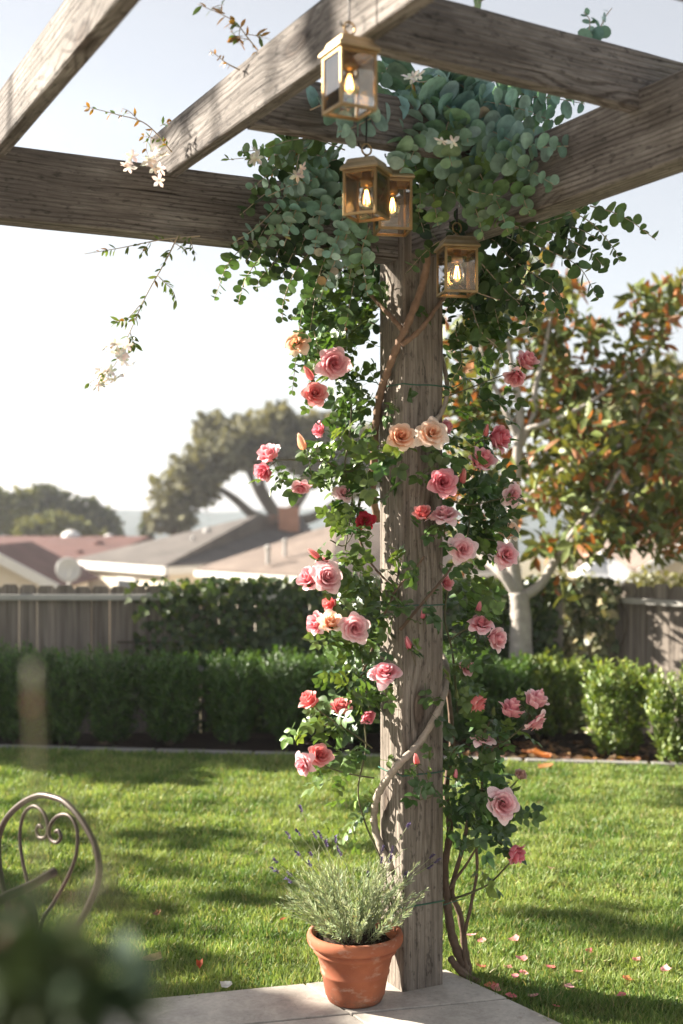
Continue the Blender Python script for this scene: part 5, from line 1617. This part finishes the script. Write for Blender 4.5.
shade_tree(-6.2, 5.6, -.06, band(5.6, -6.2, [(-1.3, 4.1, .34, 55), (-.6, 3.95, .3, 44), (-1.0, 3.6, .4, 59)]), 'small leafy shade tree left of the patio')

def rayclump(p, k_, r_, n, x0, y0):
    """a crown clump that stands on the ray from p towards the sun, k_ metres away"""
    return (p[0] + SUN_AZ.x * k_ - x0, p[1] + SUN_AZ.y * k_ - y0, p[2] + k_ * math.tan(SUN_EL), r_, n)
bq = lambda s_: (P1.x + .462 * s_, P1.y - .887 * s_, 2.43)
shade_tree(-5.6, 5.0, -.06, [rayclump(bq(.25), 6.2, .26, 130, -5.6, 5.0), rayclump(bq(.55), 6.0, .25, 120, -5.6, 5.0), rayclump(bq(.85), 6.2, .24, 70, -5.6, 5.0), rayclump(bq(1.2), 5.9, .26, 110, -5.6, 5.0), rayclump(bq(1.6), 6.1, .3, 110, -5.6, 5.0)], 'added unseen tree left of the pergola, its crown placed to shade the right beam')  # unseen tree, added so that its crown clumps shade the right beam

# ------------------------------------------------------------------ haze over the distance
hz = MB(); hz.box((0, 330, -.5), (1060, 760, 27)); hzm = NT('haze_air')
pv = hzm.n('ShaderNodeVolumePrincipled'); pv.inputs['Color'].default_value = (.93, .95, 1, 1); pv.inputs['Density'].default_value = .0007; pv.inputs['Anisotropy'].default_value = .35
hzm.l(pv.outputs[0], hzm.out.inputs['Volume'])
HAZE = True
if HAZE:
    tag(hz.build('haze', hzm.m), 'pale thin haze that fades the far houses, trees and hills', 'haze', kind='stuff')

# ------------------------------------------------------------------ houses
def prism_roof(name, verts, faces, mat, parent, th=.12):
    mb = MB(); mb.add(verts, faces); o = mb.build(name, mat, parent)
    m = o.modifiers.new('thick', 'SOLIDIFY'); m.thickness = th; m.offset = 1
    return o

# grey hip-roofed house in the middle
E2, E1, E3 = P(166, 569, 38), P(74, 574, 43), P(330, 560, 44)
ze = E2.z
E1.z = ze; E3.z = ze
da, db = (E1 - E2), (E3 - E2)
E4 = E2 + da + db
hb = empty('house', (E2.x, E2.y, tz(38)), 'grey hip-roofed house with a brick chimney and white gutter behind the ivy fence', 'house')
RZ = P(262, 518, 45); 
R1_, R2_ = P(258, 518, 45.5), P(300, 520, 50)
R2_.z = R1_.z
prism_roof('roof', [E2, E1, E4, E3, R1_, R2_], [(0, 4, 1), (0, 3, 5, 4), (3, 2, 5), (1, 4, 5, 2)], M['roof_grey'], hb)
rf = hb.children[0]
wl = MB(); ins = .35
cen = (E1 + E2 + E3 + E4) / 4
wp = [p.lerp(cen, .06) for p in (E2, E3, E4, E1)]
zb_ = tz(38) - .8
wl.prism([Vector((p.x, p.y, zb_)) for p in wp], (0, 0, ze - zb_ - .02)); wl.build('wall', M['stucco'], hb)
def gutter(a, b, parent, h=.24):
    d_ = (b - a); ang = math.atan2(d_.y, d_.x); m = (a + b) / 2
    mb = MB(); mb.box((m.x, m.y, m.z - h / 2 + .06), (d_.length, .12, h), Matrix.Rotation(ang, 3, 'Z')); return mb.build('gutter', M['trim'], parent)
gutter(E1, E2, hb); gutter(E2, E3, hb)
wd = MB(); mm = wp[0].lerp(wp[3], .45); ang = math.atan2(da.y, da.x); wd.box((mm.x, mm.y, ze - .9), (1.2, .1, 1.0), Matrix.Rotation(ang, 3, 'Z')); wo_ = wd.build('window', M['trim'], hb)
wd = MB(); wd.box((mm.x, mm.y, ze - .9), (1.04, .14, .84), Matrix.Rotation(ang, 3, 'Z')); wd.build('pane', M['glass_dark'], wo_)
ch = MB(); cc = P(289, 518, 47); ch.box((cc.x, cc.y, cc.z - .1), (.75, .6, .85)); ch.box((cc.x, cc.y, cc.z + .36), (.83, .68, .10)); ch.build('chimney', M['brick'], rf)
for (x, y, d, s) in ((207, 535, 43.5, .10), (193, 541, 42, .05)):
    v = P(x, y, d); vm_ = MB(); vm_.tube([v - Vector((0, 0, .5)), v + Vector((0, 0, .1))], s, 8); vm_.ball(v + Vector((0, 0, .1)), s * 1.6, 8, 5); vm_.build('roof_vent', M['vent'], rf)

# tan-roofed house in front of it
hc = empty('house', (P(300, 577, 31).x, 31, tz(31)), 'pinkish tan hip-roofed house directly left of the rose post', 'house')
F1, F2, F3, F4 = P(196, 578, 33), P(330, 578, 29), P(520, 578, 34), P(420, 578, 40)
for q in (F1, F2, F3, F4): q.z = P(0, 577, 31).z
G1, G2 = P(338, 527, 33.5), P(430, 527, 35.5); G2.z = G1.z
prism_roof('roof', [F2, F1, F4, F3, G1, G2], [(0, 4, 1), (0, 3, 5, 4), (3, 2, 5), (1, 4, 5, 2)], M['roof_tan'], hc)
rfc = hc.children[0]
cen = (F1 + F2 + F3 + F4) / 4
wp = [p.lerp(cen, .06) for p in (F2, F3, F4, F1)]
wl = MB(); wl.prism([Vector((p.x, p.y, tz(31) - .6)) for p in wp], (0, 0, F1.z - tz(31) + .58)); wl.build('wall', M['stucco'], hc)
gutter(F1, F2, hc, .14); gutter(F2, F3, hc, .14)
for (x, y, d, s) in ((268, 548, 31.2, .06), (285, 541, 31.5, .05)):
    v = P(x, y, d); vm_ = MB(); vm_.tube([v - Vector((0, 0, .4)), v + Vector((0, 0, .02))], s, 8); vm_.ball(v, s * 1.4, 8, 5); vm_.build('roof_vent', M['vent'], rfc)

# red-roofed house at the left with a white gable wing
ha = empty('house', (P(20, 580, 40).x, 40, tz(40)), 'red-brown roofed house with a white gable at the left edge', 'house')
A1, A2, A3, A4 = P(-120, 578, 40), P(62, 578, 40), P(150, 540, 52), P(-130, 540, 52)
A1.z = A2.z = P(0, 578, 40).z; A3.z = A4.z = P(0, 539, 52).z
A5, A6 = P(170, 545, 64), P(-150, 545, 64); A5.z = A6.z = A1.z
prism_roof('roof', [A1, A2, A3, A4, A5, A6], [(0, 1, 2, 3), (3, 2, 4, 5)], M['roof_red'], ha)
rfa = ha.children[0]
wl = MB(); wl.prism([A1.lerp(A6, .03) - Vector((0, 0, .05)), A1.lerp(A6, .03) * 1 + Vector((0, 0, 0))][:0] + [Vector((A1.x, A1.y + .4, tz(40) - .8)), Vector((A2.x - .4, A2.y + .4, tz(40) - .8)), Vector((A5.x - 1.5, A5.y - .4, tz(40) - .8)), Vector((A6.x, A6.y - .4, tz(40) - .8))], (0, 0, A1.z - tz(40) + .74)); wl.build('wall', M['stucco'], ha)
# gable wing
W = 34
w0, w1, wr = P(-95, 589, W), P(62, 589, W), P(-16, 548, W)
w1.z = w0.z
back = Vector((0, 5.2, 0))
prism_roof('roof', [w0, wr, w1, w0 + back, wr + back, w1 + back], [(0, 1, 4, 3), (1, 2, 5, 4)], M['roof_red'], ha, .06)
gm = MB(); gm.prism([Vector((w0.x + .3, W + .35, tz(W) - .5)), Vector((w1.x - .3, W + .35, tz(W) - .5)), Vector((w1.x - .3, W + .35, w1.z + .1)), Vector((wr.x, W + .35, wr.z - .08)), Vector((w0.x + .3, W + .35, w0.z + .1))], (0, 4.6, 0)); gm.build('gable_wall', M['stucco'], ha)
for (a, b) in ((w0, wr), (wr, w1)):
    d_ = (b - a); bb = MB(); m = (a + b) / 2; ang = math.atan2(d_.z, d_.x)
    bb.box((m.x, W - .04, m.z - .06), (d_.length, .08, .26), Matrix.Rotation(-ang, 3, 'Y')); bb.build('bargeboard', M['trim'], ha)
for (x, y, d, s, mat) in ((80, 552, 46, .14, 'roof_red'), (98, 546, 49, .32, 'roof_red'), (71, 537, 52, .42, 'trim'), (109, 537, 53, .2, 'trim')):
    v = P(x, y, d); vm_ = MB(); vm_.tube([v - Vector((0, 0, 1.1)), v], s * .6, 8); vm_.ball(v, s, 10, 6, (1, 1, .7)); vm_.build('roof_vent', M[mat], rfa)

# satellite dish
ds = P(68, 570, 30)
dr = empty('satellite_dish', Vector((ds.x, ds.y, tz(30))), 'round grey satellite dish on a pole above the left fence', 'satellite dish')
dm = MB(); dm.tube([Vector((ds.x, ds.y, tz(30) - .05)), ds - Vector((0, -.12, .12))], .04, 8); dm.build('mast', M['dish'], dr)
dm = MB(); dm.lathe([(0, 0), (.12, .012), (.22, .04), (.29, .075), (.30, .08), (.28, .085), (.2, .05), (0, .02)], (0, 0, 0), 24)
o = dm.build('reflector', M['dish'], dr, smooth=True, local=True); o.location = ds - wloc(dr); o.rotation_euler = (R(80), 0, R(20))
dm = MB(); dm.tube([ds + Vector((.0, -.02, -.25)), ds + Vector((.12, -.38, -.05))], .015, 6); dm.box(ds + Vector((.12, -.40, -.03)), (.07, .09, .07)); dm.build('feed_arm', M['dish'], dr)

# right: pale house and white party tent behind the fence
hd = empty('house', (P(650, 580, 26).x, 26, tz(26)), 'pale gabled house half hidden behind the tent at the right', 'house')
h0, h1, h2 = P(640, 572, 26), P(780, 572, 26), P(712, 530, 26); h1.z = h0.z
bk = Vector((-.8, 5, 0))
prism_roof('roof', [h0, h2, h1, h0 + bk, h2 + bk, h1 + bk], [(0, 1, 4, 3), (1, 2, 5, 4)], M['roof_tan'], hd, .1)
gm = MB(); gm.prism([Vector((h0.x + .2, 26.3, tz(26) - .3)), Vector((h1.x - .2, 26.3, tz(26) - .3)), Vector((h1.x - .2, 26.3, h1.z)), Vector((h2.x, 26.3, h2.z - .1)), Vector((h0.x + .2, 26.3, h0.z))], (-.6, 4.6, 0)); gm.build('gable_wall', M['stucco'], hd)
for (a, b) in ((h0, h2), (h2, h1)):
    d_ = (b - a); bb = MB(); m = (a + b) / 2; ang = math.atan2(d_.z, d_.x)
    bb.box((m.x, 25.95, m.z - .05), (d_.length, .08, .24), Matrix.Rotation(-ang, 3, 'Y')); bb.build('bargeboard', M['trim'], hd)

tcn = P(604, 580, 17)
tn = empty('party_tent', (tcn.x, 17, tz(17)), 'white canvas canopy tent with a low peaked roof beyond the right fence', 'tent')
hw = 36 / F * 17
zt_, zp = P(0, 578, 17).z, P(0, 549, 17).z
cv = MB(); n = 8; ring = []
vs = [(tcn.x, 17, zp)]
for lv, (f_, zz) in enumerate(((.33, zp - (zp - zt_) * .42), (.66, zp - (zp - zt_) * .76), (1, zt_), (1, zt_ - .22))):
    for (a, b) in ((-1, -1), (0, -.96), (1, -1), (.96, 0), (1, 1), (0, .96), (-1, 1), (-.96, 0)):
        vs.append((tcn.x + a * hw * f_, 17 + b * hw * f_, zz - (.03 if a * b == 0 and lv < 3 else 0)))
fs = [(0, 1 + k2, 1 + (k2 + 1) % 8) for k2 in range(8)]
for lv in range(3):
    for k2 in range(8): fs.append((1 + lv * 8 + k2, 9 + lv * 8 + k2, 9 + lv * 8 + (k2 + 1) % 8, 1 + lv * 8 + (k2 + 1) % 8))
cv.add(vs, fs); o = cv.build('canopy', M['canvas'], tn); sm = o.modifiers.new('t', 'SOLIDIFY'); sm.thickness = .01
for (a, b) in ((-1, -1), (1, -1), (1, 1), (-1, 1)):
    lg = MB(); lg.tube([(tcn.x + a * hw * .95, 17 + b * hw * .95, tz(17) - .15), (tcn.x + a * hw * .95, 17 + b * hw * .95, zt_ - .05)], .02, 6); lg.build('leg', M['trim'], tn)

# ------------------------------------------------------------------ wrought iron chair
CD = 2.8
chc = P(43, 1000, CD); chc.z = 0
ch_yaw = R(-42)
chair = empty('garden_chair', (chc.x, chc.y, 0), 'bronze wrought iron garden chair with a scrolled round back at the left edge', 'chair', rz=0)
XA = Vector((math.cos(ch_yaw), math.sin(ch_yaw), 0))      # along the back, to its right end
FA = Vector((XA.y, -XA.x, 0))                             # the way the chair faces
def cl(x, f, z): return Vector((chc.x, chc.y, 0)) + XA * x + FA * f + Vector((0, 0, z))
def rec(z): return -.12 * (z - .45)                        # the back leans
def ctube(name, pts, r, parent=chair, per=8, mat='bronze_iron', closed=False):
    mb = MB(); q = spline(pts, per); mb.tube(q, r, 8); return mb.build(name, M[mat], parent, smooth=True)
def cpx(x, y):                 # a point of the back, read off as it stands
    z = H - CD * (y - CY) / F
    return cl((x - 43) / F * CD / XA.x * 1.22 - .035, rec(z), z)
half = [(0, 803), (14, 805), (30, 816), (46, 836), (53, 858), (51, 880), (42, 908), (30, 936), (24, 960), (22, 984)]
ctube('back_frame', [cpx(43 - dx, y) for dx, y in half[::-1]] + [cpx(43 + dx, y) for dx, y in half[1:]], .0074)
for sgn in (-1, 1):
    ctube('back_scroll', [cpx(43 + sgn * dx, y) for dx, y in [(4, 975), (2, 930), (12, 905), (24, 875), (30, 850), (28, 828), (19, 817), (8, 820), (1, 832), (2, 843), (9, 846), (13, 840), (10, 834), (7, 836)]], .0044)
st = MB()
n = 28
prof_s = [(.21 * math.cos(a) , .20 + .21 * math.sin(a)) for a in np.linspace(0, 2 * math.pi, n + 1)[:-1]]
st.prism([cl(x, f, .435) for x, f in prof_s], (0, 0, .018)); st.build('seat', M['bronze_iron'], chair, bevel=.004)
for (x, f, ox, of) in ((-.13, .03, -.2, -.06), (.13, .03, .2, -.06), (-.14, .36, -.19, .42), (.14, .36, .19, .42)):
    ctube('leg', [cl(x, f, .436), cl(x * 1.1, f, .3), cl(ox, of, .08), cl(ox * 1.02, of * 1.02, .001)], .0095)
for sgn in (-1, 1):
    arm = ctube('armrest', [cl(sgn * .262, .15, .785), cl(sgn * .262, .20, .772), cl(sgn * .258, .27, .758), cl(sgn * .25, .34, .735), cl(sgn * .24, .385, .68), cl(sgn * .22, .36, .56), cl(sgn * .19, .31, .44)], .0092)
    ctube('arm_support', [cl(sgn * .260, .215, .768), cl(sgn * .245, .19, .68), cl(sgn * .205, .15, .56), cl(sgn * .185, .13, .445)], .0062, arm)
# a small pointed flourish seen beside the back
# ------------------------------------------------------------------ foreground plant (out of focus)
fgd = .66
fb_ = P(28, 1024, fgd); fb_.z = 0
fp = empty('potted_rose', (fb_.x, fb_.y, 0), 'out of focus leafy potted plant with a few pink blooms at the bottom left corner', 'plant')
pm = MB(); pm.lathe([(0, .003), (.11, .003), (.15, .30), (.165, .30), (.165, .34), (.145, .34), (.14, .31), (0, .31)], fb_, 28); pm.build('pot', M['terracotta'], fp, smooth=True)
sm = MB()
FLv = Leaves(*leaf_template(.6)); 
for i in range(16):
    a = random.uniform(0, 6.28); top = fb_ + Vector((math.cos(a) * random.uniform(.02, .10), math.sin(a) * random.uniform(.02, .10), random.uniform(.95, 1.2)))
    q = spline([fb_ + Vector((0, 0, .3)), fb_.lerp(top, .5) + Vector((0, 0, .1)), top], 8); sm.tube(q, .004, 5)
    for kk in range(20):
        j = random.randrange(6, len(q)); FLv.add(q[j], rv(), Vector(rv()) + Vector((0, 0, .6)), random.uniform(.03, .055), vary(mixc((.018, .03, .014), (.04, .06, .024), random.random()), .2))
for (x, y, rx, ry, n) in ((-16, 965, 36, 40, 34), (36, 985, 36, 28, 40), (74, 1000, 34, 20, 30), (10, 1014, 66, 24, 60), (4, 920, 12, 26, 9), (114, 1018, 24, 10, 9)):
    for i in range(n):
        p = P(x + rng.normal(0, rx * .5), y + rng.normal(0, ry * .5), fgd + rng.normal(0, .05))
        FLv.add(p, rv(), Vector(rv()) + Vector((0, -.3, .6)), rng.uniform(.018, .034), vary(mixc((.014, .026, .012), (.035, .052, .022), rng.random()), .2))
# tall thin shoots
for (x0, x1, yt) in ((40, 34, 665), (110, 68, 800), (100, 130, 925)):
    q = spline([P(30, 1000, fgd), P(x0, 880, fgd), P(x1, yt, fgd)], 8); sm.tube(q, .0022, 5)
for (x, y) in ((45, 925), (120, 975), (150, 950), (95, 960)):
    FLv.add(P(x, y, fgd), rv(), Vector((0, -1, .4)), .03, (.10, .14, .10))
FLv.build('foliage', M['dull_leaf'], fp); sm.build('stems', M['green_cane'], fp, smooth=True)
for (x, y, dia, c) in ((14, 918, 15, 'dusky'), (34, 705, 8, 'dusky'), (4, 945, 18, 'dusky'), (62, 893, 10, 'dusky')):
    o = link('rose_bloom', rose_variant(c, 'half', 1), None, fp); o.location = P(x, y, fgd) - wloc(fp); s = dia / F * fgd; o.scale = (s, s, s); o.rotation_euler = (R(70), 0, random.uniform(0, 6))
